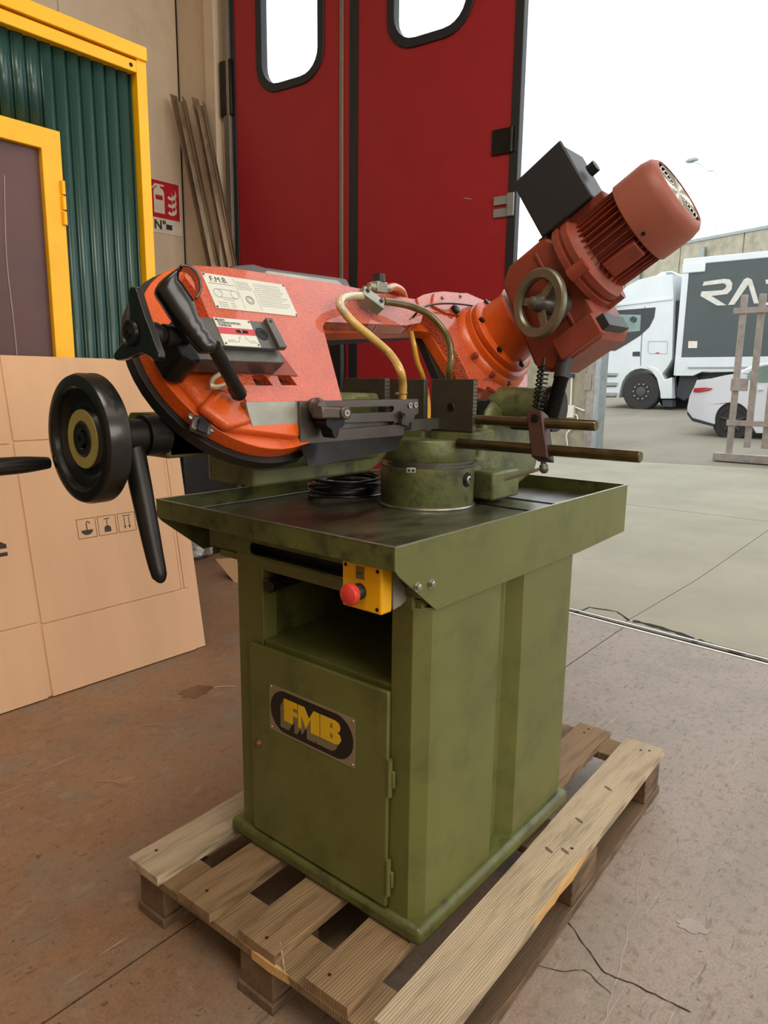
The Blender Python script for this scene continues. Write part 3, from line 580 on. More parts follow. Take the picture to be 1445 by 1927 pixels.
# car
XC = 13.0; zc = gz(XC)
ccar = thing('white_car', (XC, 1.5, zc), 'white saloon car parked behind the steel gate', 'car')
KF = Fr((XC, 0, 0), (0, 1, 0), (0, 0, 1), (1, 0, 0))
def cq(x, y): q = HX(*c2(x, y), XC); return (q.y, q.z)
arc = lambda cx_, cy_, r: [(cx_+r*math.cos(t), cy_-r*1.02*math.sin(t)) for t in (R(-8+14*i) for i in range(15))]
body = [(812, 1440), (808, 1370), (826, 1280), (865, 1200), (885, 1152), (1000, 1140), (1110, 1115), (1200, 1100), (1290, 1110), (1500, 1120), (1800, 1110), (2050, 1130), (2200, 1190), (2250, 1300), (2240, 1470), (2170, 1560)]+[(x_, y_) for x_, y_ in arc(2020, 1480, 140)]+[(1850, 1580), (1350, 1570)]+arc(1165, 1470, 140)+[(1020, 1520), (850, 1480)]
body = [p_ for p_ in body]
obj('car_body', MB().prism([cq(*p_) for p_ in body], KF, 0, 1.82), carw, ccar, .05)
gh = [(1180, 1103), (1260, 1055), (1340, 1025), (1450, 1008), (1580, 1005), (1700, 1030), (1830, 1108)]
obj('car_roof', MB().prism([cq(*p_) for p_ in gh], KF, .12, 1.70), carw, ccar, .05)
obj('side_window', MB().prism([cq(*p_) for p_ in [(1278, 1130), (1300, 1085), (1370, 1048), (1450, 1032), (1450, 1170), (1380, 1172), (1300, 1150)]], KF, -.012, .13), glassg, ccar, .005)
obj('side_window', MB().prism([cq(*p_) for p_ in [(1480, 1031), (1580, 1028), (1680, 1048), (1760, 1110), (1750, 1165), (1480, 1170)]], KF, -.012, .13), glassg, ccar, .005)
obj('tail_light', MB().prism([cq(*p_) for p_ in [(862, 1215), (960, 1210), (1012, 1218), (985, 1235), (900, 1250), (858, 1248)]], KF, -.02, .25), redl, ccar, .01)
obj('door_handle', MB().prism([cq(*p_) for p_ in [(1365, 1220), (1405, 1220), (1405, 1232), (1365, 1232)]], KF, -.03, .0), carw, ccar)
obj('bumper_trim', MB().prism([cq(*p_) for p_ in [(808, 1420), (850, 1475), (1020, 1520), (1025, 1500), (850, 1450), (812, 1400)]], KF, -.015, .2), truckg, ccar)
for cp in ((1165, 1475), (2020, 1480)):
    wh, c = wheel(c2(*cp), .33, XC+.03, ccar, .2, blackm)
    b = MB()
    for k in range(5):
        t = 2*PI*k/5+.3; d = Vector((0, math.cos(t), math.sin(t))); b.cyl(c+d*.03+Vector((-.01, 0, 0)), c+d*.2+Vector((-.01, 0, 0)), .025, .015, 6)
    obj('spokes', b, hubm, wh)
# far factory wall
a = HP(965, 518, (33, 10, 0), (.94, -.345, 0)); dd = Vector((.345, .94, 0)); P1 = HP(1445, 432, (33, 10, 0), (.94, -.345, 0)); 
fw = thing('factory_building', (P1.x, P1.y, gz(P1.x)), 'long beige precast concrete factory wall behind the white lorry', 'building')
ztopf = (a.z+P1.z)/2; st = P1-dd*14; wn = Vector((.94, -.345, 0))
FF = Fr((st.x, st.y, 0), dd, (0, 0, 1), wn)
for k in range(30):
    obj('wall_panel', MB().box((k*3.0+.03, 0, 0), (k*3.0+2.97, ztopf, .3), FF), concf, fw)
obj('wall_backing', MB().box((0, 0, .04), (90, ztopf-.02, .5), FF), concr, fw)
obj('coping', MB().box((0, ztopf, -.05), (90, ztopf+.12, .4), FF), galv, fw)
for px, in ((1328,), (1210,)):
    q = HP(px, 460, FF.o, wn); s_ = (q-FF.o).dot(dd)
    obj('downpipe', MB().cyl(FF(s_, 0, -.12), FF(s_, ztopf-.3, -.12), .11), galv, fw)
# street lamp
ql = HP(1302, 302, (60, 20, 0), (1, 0, 0)); qb = HP(1330, 318, (60, 20, 0), (1, 0, 0))
sl = thing('street_lamp', (qb.x, qb.y, gz(60)), 'distant street lamp above the lorry against white sky', 'street lamp')
lm = M('pale_lamp_paint', rgb(215, 225, 228), .5)
obj('pole', MB().tube([(qb.x, qb.y-1.2, gz(60)), (qb.x, qb.y-1.0, qb.z-2), (qb.x, qb.y, qb.z), ql], .10, 8), lm, sl)
bb = MB(); bmesh.ops.create_uvsphere(bb.bm, u_segments=14, v_segments=8, radius=.5)
for v in bb.bm.verts: v.co.x *= .45; v.co.z *= .38; v.co = Vector(v.co)+Vector(ql)
obj('lamp_head', bb, galv, sl)
# tree
tp = HP(966, 512, (55, 30, 0), (1, 0, 0)); tb = gz(55)
t_ = thing('distant_tree', (tp.x, tp.y, tb), 'green tree top just visible beside the red door edge', 'tree')
obj('trunk', MB().cyl((tp.x, tp.y, tb), (tp.x, tp.y, tp.z-.5), .25, .12, 10), barkm, t_)
b = MB()
for k in range(700):
    th, ph = random.random()*2*PI, math.acos(random.uniform(-1, 1)); rad = random.uniform(.5, 1)**.5
    c = Vector((tp.x+2.2*rad*math.sin(ph)*math.cos(th), tp.y+2.2*rad*math.sin(ph)*math.sin(th), tp.z-1.2+2.2*rad*math.cos(ph)))
    u_ = Vector((random.uniform(-1, 1), random.uniform(-1, 1), random.uniform(-1, 1))).normalized(); v_ = u_.orthogonal().normalized(); b.face([c+u_*.25, c+v_*.12, c-u_*.25, c-v_*.12])
obj('foliage', b, leafm, t_, kind='stuff')
# ================================================================== PALLET
pal = thing('wooden_pallet', (1.35, .93, 0), 'weathered wooden pallet under the green band saw', 'pallet')
pr = R(2.0); PF = Fr((.74, .931, 0), (math.cos(pr), math.sin(pr), 0), (-math.sin(pr), math.cos(pr), 0), (0, 0, 1)); PL = 1.235
rows = [(.285, .394, wood_l), (.116, .218, wood_d), (-.062, .041, wood_d), (-.240, -.140, wood_d), (-.400, -.288, wood_l)]
offs = [-.014, -.01, 0, 0, .012]
def jit(mb, s=.003):
    for v in mb.bm.verts: v.co += Vector((random.uniform(-s, s), random.uniform(-s, s), 0))
    return mb
for (y0, y1, m), o_ in zip(rows, offs):
    b = MB(); n = 7
    b.prism([(o_, y0)]+[(PL*k/n, y0+random.uniform(-.003, .003)) for k in range(1, n)]+[(PL, y0), (PL, y1)]+[(PL*k/n, y1+random.uniform(-.002, .002)) for k in range(n-1, 0, -1)]+[(o_, y1)], PF, .119, .140)
    obj('deck_board', b, m, pal, .002)
for x0, x1 in ((.0, .098), (.605, .74), (PL-.10, PL)): obj('cross_board', jit(MB().box((x0, -.392, .097), (x1, .388, .1185), PF), .002), wood_d, pal, .002)
for y0, y1 in ((.296, .385), (-.048, .045), (-.392, -.295)):
    for x0, x1 in ((.006, .135), (.60, .745), (PL-.13, PL-.006)): obj('block', MB().box((x0, y0, .0225), (x1, y1, .0965), PF), wood_x, pal, .003)
    obj('bottom_board', MB().box((.0, y0-.004, .0), (PL, y1+.004, .022), PF), wood_x, pal, .002)
for (y0, y1, m) in rows:
    for x in (.03, .63, PL-.06, PL-.03):
        q = PF(x+random.uniform(-.01, .01), y0+(y1-y0)*random.uniform(.25, .75), .1402); obj('nail_head', MB().cyl(q, q+Vector((0, 0, .0006)), .0035, seg=10), darkgap, pal)
spl = M('fresh_split_wood', rgb(196, 156, 100), .7, 0, .15, 20, .4, 80, scl=(1, 8, 8))
obj('splintered_edge', MB().prism([(-.003, .0), (.003, -.03), (.004, -.07), (.0, -.10), (-.004, -.05)], PF, .100, .1190), spl, pal)
obj('splintered_edge', MB().prism([(.36, -.3998), (.40, -.4025), (.43, -.4012), (.47, -.404), (.50, -.402), (.56, -.4055), (.60, -.4015), (.64, -.4), (.60, -.3975), (.52, -.3965), (.46, -.3985), (.42, -.3975)], PF, .123, .1403), spl, pal)
obj('splinter', MB().cyl(PF(.03, -.045, .1375), PF(-.015, -.105, .137), .003, .001, 6), wood_l, pal)
for (ky, kx) in ((-.345, .93), (-.34, .75), (-.36, .62), (-.33, .60)):
    q = PF(kx, ky, .1403); kb = MB().lathe([(0, .005), (.0004, .0045), (.0005, 0)], q, (0, 0, 1), 14)
    for v in kb.bm.verts: v.co.y = q.y+(v.co.y-q.y)*2.4; v.co.x += (v.co.y-q.y)*.35
    obj('knot', kb, wood_x, pal)
# ================================================================== BAND SAW
saw = thing('band_saw', (1.25, .95, .14), 'orange and green metal-cutting band saw on a green cabinet standing on the pallet', 'band saw')
Q = saw
# --- plinth
pl = [(.925, .672), (1.553, .672), (1.553, 1.226), (.918, 1.226)]
obj('plinth', MB().prism(pl, Fr((0, 0, 0), (1, 0, 0), (0, 1, 0), (0, 0, 1)), .1412, .178), green_dk, Q, .012, seg=3)
W = Fr((0, 0, 0), (1, 0, 0), (0, 1, 0), (0, 0, 1))
Z0, Z1 = .175, .86
def ribbon(path, th, z0, z1):  # open sheet path offset inwards
    n = len(path); inn = []
    for i, p_ in enumerate(path):
        a_ = Vector(path[max(i-1, 0)]); b_ = Vector(path[min(i+1, n-1)]); d = (b_-a_).normalized(); inn.append((p_[0]-d.y*th, p_[1]+d.x*th))
    return list(path)+inn[::-1]
side_path = [(.938, .760), (.938, .712), (.965, .690), (1.200, .690), (1.214, .722), (1.272, .722), (1.298, .690), (1.530, .690), (1.533, 1.19), (1.50, 1.205), (.960, 1.205), (.938, 1.198), (.938, 1.118)]
cabn = MB().prism(ribbon(side_path, .003, 0, 0), W, Z0, .80)
obj('cabinet_shell', cabn, green, Q, .003)
obj('cabinet_top', MB().box((.945, .70, .80), (1.52, 1.268, .815)), green, Q)
obj('front_lower_panel', MB().box((.942, .759, Z0), (.945, 1.118, .640)), green, Q)
obj('front_header', MB().box((.936, .712, .795), (.96, 1.198, .822)), green, Q, .003)
obj('opening_edge', MB().box((.936, 1.112, .64), (.975, 1.119, .80)), green, Q, .002)
obj('inner_shelf', MB().prism([(.941, .7595), (1.5, .7595), (1.5, 1.118), (.941, 1.118)], W, .636, .642), green, Q)
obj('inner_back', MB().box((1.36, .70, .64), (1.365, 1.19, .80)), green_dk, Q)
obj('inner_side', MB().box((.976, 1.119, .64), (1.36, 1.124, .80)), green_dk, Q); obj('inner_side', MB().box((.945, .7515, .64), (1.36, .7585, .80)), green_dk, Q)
# --- door
DFr = Fr((.9365, 0, 0), (0, 1, 0), (0, 0, 1), (-1, 0, 0))
dd_ = obj('door', MB().prism([(.757, .186), (1.150, .181), (1.150, .630), (.757, .632)], DFr, 0, .010), green, Q, .003)
for z in (.455, .245):
    o = obj('hinge', MB().cyl(DFr(.7525, z-.03, .008), DFr(.7525, z+.045, .008), .0055, seg=14), green, dd_)
    obj('hinge_leaf', MB().box((.742, z-.012, .002), (.757, z+.022, .009), DFr), green, dd_, .002)
lk = DFr(1.128, .398, .010)
obj('lock', MB().lathe([(0, .011), (.003, .0105), (.004, .008), (.0065, .0075), (.0065, 0)], lk, (-1, 0, 0), 24), brass, dd_)
obj('lock_slot', MB().box((1.127, .393, .0165), (1.129, .403, .017), DFr), darkgap, dd_)
for yy, zz in ((1.09, .585), (.985, .573), (1.085, .57), (.97, .592), (.93, .53)): obj('paint_chip', MB().lathe([(0, .002), (.0003, 0)], DFr(yy, zz, .0102), (-1, 0, 0), 8), alu, dd_)
# --- FMB name plate on the door (y runs leftwards as seen, so mirror)
NPF = Fr((.9265, 1.085, .449), (0, -1, 0), (0, 0, 1), (-1, 0, 0)); PW, PH = .248, .104
npl = obj('name_plate', MB().prism([(0, 0), (PW, 0), (PW, PH), (0, PH)], NPF, 0, .0012), M('brushed_plate', rgb(150, 140, 112), .4, .4, .15, 20), Q)
cc = .047
ov = [(PW/2+(PW/2-.004-cc)*(1 if math.cos(t) > 0 else -1)+cc*math.cos(t), PH/2+cc*math.sin(t)) for t in (2*PI*(i+.5)/48 for i in range(48))]
obj('oval_field', MB().prism(ov, NPF, .0012, .0016), M('plate_black', rgb(22, 20, 18), .5), npl)
lety = M('plate_yellow', rgb(222, 178, 22), .5); letg = M('plate_shadow_grey', rgb(120, 110, 84), .5)
def lt(pts): return [(.047+a_*.001, .034+b_*.001) for a_, b_ in pts]
Fp = [(0, 0), (27, 0), (27, 19), (40, 19), (40, 29), (27, 29), (27, 37), (40, 37), (40, 50), (0, 50)]
Mp = [(43, 0), (52, 0), (52, 30), (66, 4), (80, 30), (80, 0), (105, 0), (105, 50), (88, 50), (75, 28), (61, 50), (43, 50)]
Bo = [(108, 0), (150, 0), (160, 4), (165, 13), (162, 22), (154, 26), (161, 31), (163, 39), (158, 47), (149, 50), (108, 50)]
Bh1 = [(135, 8), (135, 21), (141, 19), (143, 14), (141, 9)]; Bh2 = [(135, 30), (135, 42), (141, 40), (143, 36), (141, 32)]
sh = lambda pts: lt([(a_*.985-12, b_*.9-18) for a_, b_ in pts])
mid = lambda pts, k: lt([(a_-12*k, b_-18*k) for a_, b_ in pts])
b = MB()
for k in (1, .75, .5, .25):
    for P_ in (Fp, Mp, Bo): b.prism(mid([(a_, min(b_, 50)) for a_, b_ in P_], k), NPF, .0014, .0018+.0001*(1-k))
obj('lettering_shadow', b, letg, npl)
obj('lettering', MB().prism(lt(Fp), NPF, .0016, .0024).prism(lt(Mp), NPF, .0016, .0024).prism([lt(Bo), lt(Bh1[::-1]), lt(Bh2[::-1])], NPF, .0016, .0024), lety, npl)
for u_, v_ in ((.006, .006), (PW-.006, .006), (.006, PH-.006), (PW-.006, PH-.006)): obj('rivet', MB().lathe([(0, .003), (.001, .0025), (.0016, 0)], NPF(u_, v_, .0012), (-1, 0, 0), 12), steel, npl)
# --- tray
TX0, TX1, TY0, TY1, TZ = .85, 1.83, .684, 1.366, .928; T = .004
XZ = Fr((0, 0, 0), (1, 0, 0), (0, 0, 1), (0, 1, 0))
obj('tray_floor', MB().box((TX0+.002, TY0+.002, .889), (TX1-.002, TY1-.002, .893)), trayfloor, Q)
sidep = [(TX0, TZ), (TX0, .890), (.862, .877), (.968, .795), (1.56, .795), (TX1, .802), (TX1, TZ)]
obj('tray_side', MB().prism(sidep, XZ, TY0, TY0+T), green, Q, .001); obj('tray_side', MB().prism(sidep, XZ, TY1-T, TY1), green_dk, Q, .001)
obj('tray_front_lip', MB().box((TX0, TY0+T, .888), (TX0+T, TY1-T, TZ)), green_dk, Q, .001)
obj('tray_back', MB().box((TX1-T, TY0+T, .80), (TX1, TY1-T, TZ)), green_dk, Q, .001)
for a_, b_ in (((TX0-.0006, TY0-.0006), (TX1+.0006, TY0+T+.0006)), ((TX0-.0006, TY1-T-.0006), (TX1+.0006, TY1+.0006)), ((TX0-.0006, TY0+T+.0006), (TX0+T+.0006, TY1-T-.0006)), ((TX1-T-.0006, TY0+T+.0006), (TX1+.0006, TY1-T-.0006))):
    obj('worn_edge', MB().box((a_[0], a_[1], TZ), (b_[0], b_[1], TZ+.0012)), edge_steel, Q)
yS = HX(399, 1000, .94).y; VPF = Fr((.936, 0, 0), (0, 1, 0), (0, 0, 1), (-1, 0, 0))
slot = rr(.87, .8255, 1.150, .8515, .012, 5)
obj('tray_support_panel', MB().prism([[(TY0+T, .822), (yS, .822), (yS, .889), (TY0+T, .889)], slot[::-1]], VPF, 0, .003), green_dk, Q)
obj('slot_shade_sheet', MB().box((.975, TY0+T, .815), (.978, yS, .889)), blackr, Q)  # black sheet added behind the slot so it reads as deep shade
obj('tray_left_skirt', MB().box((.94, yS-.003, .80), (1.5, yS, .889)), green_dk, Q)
for px, py in ((784, 1104), (810, 1098)):
    q = HY(px, py, TY0); obj('tray_bolt', MB().lathe([(0, .0085), (.002, .0085)], q, (0, -1, 0), 20).lathe([(.002, .0065), (.007, .0062), (.008, .004), (.008, 0)], q, (0, -1, 0), 6), steel, Q)
obj('drain_plate', MB().box((1.47, TY0+.006, .8935), (1.477, TY1-.006, .8955)).box((1.60, TY0+.006, .8935), (1.607, TY1-.006, .8955)), blackm, Q)
obj('weld_bead', MB().tube([(x_, TY1-.008+random.uniform(-.001, .001), .895) for x_ in [.9+.03*k for k in range(30)]], .0022, 6), greym, Q)
# --- bar under the tray
q0 = Vector((.925, 1.083, .768)); obj('support_bar', MB().lathe([(0, .014), (.002, .017), (.42, .017)], q0, (1, 0, .06), 6), blackm, Q, .001)
# --- emergency stop box
EF = Fr((.868, .818, .800), (0, -1, 0), (0, 0, 1), (-1, 0, 0))
es = obj('stop_box', MB().prism([(0, 0), (.091, 0), (.091, .084), (0, .084)], EF, -.030, .0), yelbox, Q, .004, seg=3, label='yellow emergency stop box')
obj('name_tab', MB().box((.034, .056, 0), (.053, .078, .001), EF), M('stop_tab', rgb(120, 100, 50), .6), es)
obj('lettering', MB().text('STOP', .006, Fr(EF(.0352, .064, .001), EF.x, EF.y, EF.z), .0003, .0002), ink, es)
for u_, v_ in ((.009, .076), (.082, .076), (.082, .009), (.009, .009)): obj('screw', MB().lathe([(0, .0036), (.0006, .0036), (.0006, 0)], EF(u_, v_, 0), (-1, 0, 0), 14), blackm, es)
bc = EF(.043, .034, 0)
obj('collar', MB().lathe([(0, .0145), (.010, .0145), (.014, .012), (.014, 0)], bc, (-1, 0, 0), 28), blackr, es)
obj('mushroom_button', MB().lathe([(.010, .010), (.018, .012), (.020, .0185), (.027, .0195), (.032, .0175), (.035, .011), (.036, 0)], bc, (-1, 0, 0), 32), redbtn, es)
obj('rear_case', MB().box((.898, .728, .806), (.918, .812, .876)), greym, Q, .002)
obj('mounting_bracket', MB().ext([(.898, .7265, .872), (.925, .7265, .845), (.948, .7265, .815), (.92, .7265, .806), (.90, .7265, .803)], (0, .003, 0)), steel_w, Q)
# --- turntable
TC = Vector((1.392, 1.022, 0))
obj('turntable_base', MB().lathe([(.893, .112), (.90, .1145), (.985, .116), (.990, .116), (.9925, .110)], TC, (0, 0, 1), 64), green_cast, Q)
obj('weld_ring', MB().torus(TC+Vector((0, 0, .896)), (0, 0, 1), .116, .004, 48, 8), edge_steel, Q)
sr = obj('scale_ring', MB().lathe([(.992, .1135), (1.006, .1135)], TC, (0, 0, 1), 64), greym, Q)
b = MB()
for k in range(-30, 31):
    t = R(225+k*2.2); d = Vector((math.cos(t), math.sin(t), 0)); e = Vector((-d.y, d.x, 0)); h_ = .009 if k % 5 == 0 else .005; c = TC+d*.1136
    b.box((-.0003, 0, 0), (.0003, h_, .0004), Fr(c+Vector((0, 0, .996)), e, (0, 0, 1), d))
obj('scale_marks', b, ink, sr)
obj('turntable_top', MB().lathe([(1.006, .114), (1.010, .1165), (1.052, .1165), (1.057, .113), (1.058, .08)], TC, (0, 0, 1), 64), green_cast, Q)
obj('jaw_pedestal', MB().box((1.352, .865, 1.045), (1.45, .99, 1.082)), green_cast, Q, .008)
obj('jaw_pedestal', MB().box((1.352, 1.008, 1.045), (1.45, 1.11, 1.082)), green_cast, Q, .008)
q = HP(773, 885, TC+Vector((-.089, -.089, 0))*.99, (-.7, -.7, 0)); tF = Fr(q, (.707, -.707, 0), (0, 0, 1), (-.707, -.707, 0))
obj('angle_pointer', MB().box((-.011, -.006, -.006), (.011, .006, .004), tF), steel_w, Q, .001)
for s_ in (-.005, .005): obj('pointer_screw', MB().cyl(tF(s_, 0, .004), tF(s_, 0, .0055), .0028, seg=10), blackm, Q)
th0 = math.atan2(-.99, -.05); q = HP(880, 903, TC+Vector((0, -.116, 0)), (-.35, -.94, 0)); rd = Vector((q.x-TC.x, q.y-TC.y, 0)).normalized(); q = TC+rd*.1155+Vector((0, 0, q.z))
obj('lock_bolt_recess', MB().lathe([(0, .018), (.0015, .017), (.0015, 0)], q, rd, 24), blackm, Q)
obj('lock_bolt', MB().lathe([(0, .010), (.006, .010), (.007, .006), (.004, .006), (.004, 0)], q, rd, 20), steel, Q)
# --- jaws
def jaw(x0, x1, y0, y1, z0, z1, name='vise_jaw'): return obj(name, MB().box((x0, y0, z0), (x1, y1, z1)), jawm, Q, .0015)
j1 = jaw(1.350, 1.366, .868, .986, 1.080, 1.198); obj('jaw_screw', MB().lathe([(0, .010), (.0015, .009), (.0015, .005), (.0005, .005), (.0005, 0)], HX(848, 766, 1.350), (-1, 0, 0), 20), blackm, j1)
jaw(1.350, 1.366, 1.006, 1.112, 1.080, 1.197)
j3 = jaw(1.203, 1.219, 1.004, 1.13, 1.06, 1.197)
obj('vise_slide', MB().prism([(.86, 1.02), (1.203, 1.02), (1.203, 1.165), (1.12, 1.165), (1.05, 1.13), (.86, 1.11)], XZ, 1.015, 1.12), green_cast, Q, .012)
# --- vise bed, beam to the handwheel
obj('vise_bed', MB().prism([(.87, .984), (1.215, .984), (1.255, 1.004), (1.30, 1.040), (1.30, 1.056), (.87, 1.056)], XZ, 1.055, 1.20), green_cast, Q, .006)
obj('bed_arm', MB().box((.675, 1.045, 1.056), (.98, 1.15, 1.118)), green_dk, Q, .006)
obj('screw_nut_block', MB().prism([(1.045, 1.056), (1.045, 1.105), (1.062, 1.130), (1.165, 1.130), (1.182, 1.112), (1.182, 1.075), (1.15, 1.056)], Fr((.68, 0, 0), (0, 1, 0), (0, 0, 1), (1, 0, 0)), 0, .075), green_dk, Q, .004)
obj('block_screw', MB().lathe([(0, .006), (.002, .005), (.002, 0)], Vector((.68, 1.06, 1.085)), (-1, 0, 0), 16), blackm, Q)
HC = Vector((.535, 1.062, 1.096)); X_ = Vector((1, 0, 0))
obj('screw_shaft', MB().lathe([(.01, .014), (.28, .014)], HC, X_, 20), blackm, Q)
obj('screw_collar', MB().lathe([(.030, .020), (.034, .026), (.058, .026), (.060, .022), (.066, .022)], HC, X_, 32), blackm, Q)
obj('lever_hub', MB().lathe([(.066, .026), (.068, .0285), (.104, .0285), (.106, .026)], HC, X_, 32), blackm, Q)
obj('shaft_flange', MB().lathe([(.106, .034), (.145, .034)], HC, X_, 32), blackm, Q)
c = HC+X_*.085
l1 = HX(300, 1092, c.x)
obj('clamp_lever', MB().tube([c+Vector((0, -.004, -.01)), c.lerp(l1, .35), c.lerp(l1, .8), l1+Vector((0, 0, .008)), l1], .015, 16, True, [.019, .0185, .0150, .0125, .006]), blackm, Q)
hwl = obj('handwheel', MB().lathe([(.030, .086), (.030, .098), (.027, .1015), (.003, .1015), (-.004, .0985), (-.006, .094), (-.006, .082), (-.003, .0785), (.004, .077), (.012, .052), (.006, .048), (.004, .0465), (.004, .0275), (.001, .025), (.001, .017), (.004, .014), (.004, 0)], HC, X_, 72), blackp, Q, ang=25)
obj('handwheel_web', MB().lathe([(.010, .0845), (.016, .05), (.022, .03), (.034, .024), (.034, 0)], HC, X_, 48), blackp, hwl)
obj('yellow_ring', MB().lathe([(.004, .0462), (.0025, .0455), (.0025, .0285), (.004, .0278)], HC, X_, 48), M('olive_ring', rgb(150, 138, 76), .5), hwl)
obj('hub_nut', MB().lathe([(.004, .012), (-.002, .012), (-.002, .006), (.001, .006), (.001, 0)], HC, X_, 6), blackm, hwl)
h0 = HX(92, 871, HC.x-.004); h1 = h0-X_*.16
obj('spinner_handle', MB().tube([h0, h0.lerp(h1, .1), h0.lerp(h1, .3), h0.lerp(h1, .8), h1], .012, 16, True, [.0095, .0115, .0140, .0152, .0150]), blackp, hwl)
# --- bow frame coordinates
tau = R(33); NB = Vector((0, -math.cos(tau), math.sin(tau))); VB = Vector((0, math.sin(tau), math.cos(tau))); AB = Vector((1.013, .96, 1.156))
BF = Fr(AB, (1, 0, 0), VB, NB)
def hb(px, py, o=0): q = HP(px, py, AB+NB*o, NB)-AB; return (q.x, q.dot(VB))
LCn, RCn = (-.166, .113), (.665, .150)
def arcp(c, r, a0, a1, n): return [(c[0]+r*math.cos(R(a0+(a1-a0)*i/n)), c[1]+r*math.sin(R(a0+(a1-a0)*i/n))) for i in range(n+1)]
win = [(.485, .03), (.475, .09), (.405, .165), (.385, .175), (.06, .178), (.045, .168), (.012, .0)]
def outline(rl, rr_, o=-.06):
    hA, hB, hC = (hb(793, 638, o), hb(838, 712, o), hb(775, 636, o)) if o > -.07 else (hb(782, 641, o), hb(812, 714, o), hb(770, 640, o))
    return arcp(LCn, rl, 82, 276, 26)+[(-.10, LCn[1]-rl+.008), (-.03, -.03), (.012, 0)]+[(.045, .168), (.06, .178), hC, hA, hB, (max(.49, hB[0]+.01), .015)]+arcp(RCn, rr_, 232, 440, 22)
obj('blade_cover', MB().prism(outline(.209, .176, -.082), BF, -.082, -.060), blackr, Q, .004)
bow = obj('saw_bow', MB().prism(outline(.197, .168), BF, -.060, -.030), orange, Q, .012, seg=3)
# raised textured face of the tension end with the top arm
face = [hb(465, 757), hb(435, 690), hb(395, 600), hb(378, 560), (-.252, .252), (-.244, .268), (-.227, .280), (-.15, .289), (.16, .293), (.22, .290), (.40, .285), (.43, .28), (.45, .25), (.41, .212), (.34, .198), (.06, .184), (.047, .172), (.004, -.004)]
pk = []
for (a_, b_) in ((475, 712), (522, 712)):
    c = hb(a_+18, b_+4); pk.append([(c[0]-.018, c[1]-.010), (c[0]-.019, c[1]+.008), (c[0]-.012, c[1]+.013), (c[0]+.013, c[1]+.011), (c[0]+.020, c[1]-.010)])
obj('bow_face', MB().prism([face]+[p_[::-1] for p_ in pk], BF, -.034, .0), orange_tex, Q, .007, seg=3)
for p_ in pk:
    c = (sum(a_ for a_, _ in p_)/5, sum(b_ for _, b_ in p_)/5)
    obj('pocket_bolt', MB().lathe([(-.03, .0085), (-.012, .0085), (-.011, .0065), (-.011, 0)], BF(c[0]-.003, c[1], 0), NB, 18), blackm, Q)
# lower left casting shoulder
obj('bow_shoulder', MB().prism([hb(300, 640, -.03), hb(330, 720, -.03), hb(380, 780, -.03), hb(430, 815, -.03), hb(560, 830, -.03), hb(565, 760, -.03), hb(470, 740, -.02), hb(440, 660, -.02), hb(360, 600, -.02)], BF, -.045, -.016), orange, Q, .014, seg=4)
obj('shoulder_boss', MB().prism([hb(370, 770, -.02), hb(400, 735, -.02), hb(455, 750, -.02), hb(470, 800, -.02), hb(425, 812, -.02)], BF, -.03, -.008), orange, Q, .01, seg=3)
obj('bolt', MB().lathe([(0, .007), (.004, .0065), (.004, .0035), (.001, .0035), (.001, 0)], BF(*hb(458, 764, -.008), -.012), NB, 16), blackm, Q)
# right hand wheel housing face, machined rings
RC = (.672, .155)
rface = [(.44, .285), (.475, .300), (.53, .314)]+[(.58, .324), (.66, .329)]+arcp(RC, .163, 78, -130, 22)+[(.545, .018), (.494, .03), (.500, .097), (.492, .16), (.478, .212), (.45, .24), (.43, .255)]
obj('drive_housing', MB().prism(rface, BF, -.034, .004), orange_tex, Q, .008, seg=3)
obj('cover_plate', MB().prism([hb(815, 552, .008), hb(880, 552, .008), hb(925, 572, .008), hb(950, 600, .008), hb(900, 600, .008), hb(840, 590, .008), hb(812, 575, .008)], BF, .004, .010), orange_tex, Q, .003)
for px, py in ((832, 561), (866, 558)): obj('cover_screw', MB().lathe([(0, .005), (.003, .004), (.003, 0)], BF(*hb(px, py, .01), .010), NB, 14), greym, Q)
obj('oil_plug', MB().lathe([(0, .013), (.010, .013), (.012, .010), (.012, 0)], BF(*hb(855, 584, .01), .008), NB, 20), blackm, Q)
obj('drive_boss', MB().lathe([(.0, .132), (.018, .126), (.024, .118), (.040, .116), (.044, .108)], BF(RC[0]+.006, RC[1]-.004, 0), NB, 64), orange, Q)
ck = BF(RC[0], RC[1], 0)
obj('gearbox_flange', MB().lathe([(.044, .106), (.047, .108), (.060, .108), (.063, .104), (.066, .090), (.115, .086), (.135, .092)], ck, NB, 64), orange, Q)
for a_ in (100, 160, 215, 270, 325, 30):
    d = Fr(ck, (1, 0, 0), VB, NB); q = d(.098*math.cos(R(a_)), .098*math.sin(R(a_)), .062)
    obj('flange_bolt', MB().lathe([(0, .0085), (.007, .0085), (.008, .006), (.008, 0)], q, NB, 6), blackm, Q)
for a_ in (200, 232, 262): q = Fr(ck, (1, 0, 0), VB, NB)(.125*math.cos(R(a_)), .125*math.sin(R(a_)), .010); obj('housing_screw', MB().lathe([(0, .008), (.012, .008), (.013, .004), (.013, 0)], q, NB, 14), orange_old, Q)
GX = Fr(BF(.672, 0, 0), VB, NB, (1, 0, 0))    # (w, o, u)
hs = [(-.012, .135), (.02, .128), (.235, .150), (.262, .190), (.262, .300), (.225, .322), (-.012, .322), (-.030, .30), (-.030, .16)]
gb = obj('gearbox_housing', MB().prism(hs, GX, -.078, .078), orange_old, Q, .010, seg=2)
obj('housing_foot', MB().prism([(-.026, .20), (-.026, .318), (.03, .318), (.03, .20)], GX, -.096, -.070), orange_old, gb, .004)
obj('foot_end', MB().prism([(-.020, .318), (-.020, .338), (.014, .338), (.014, .318)], GX, -.09, .03), darkbox, gb, .002)
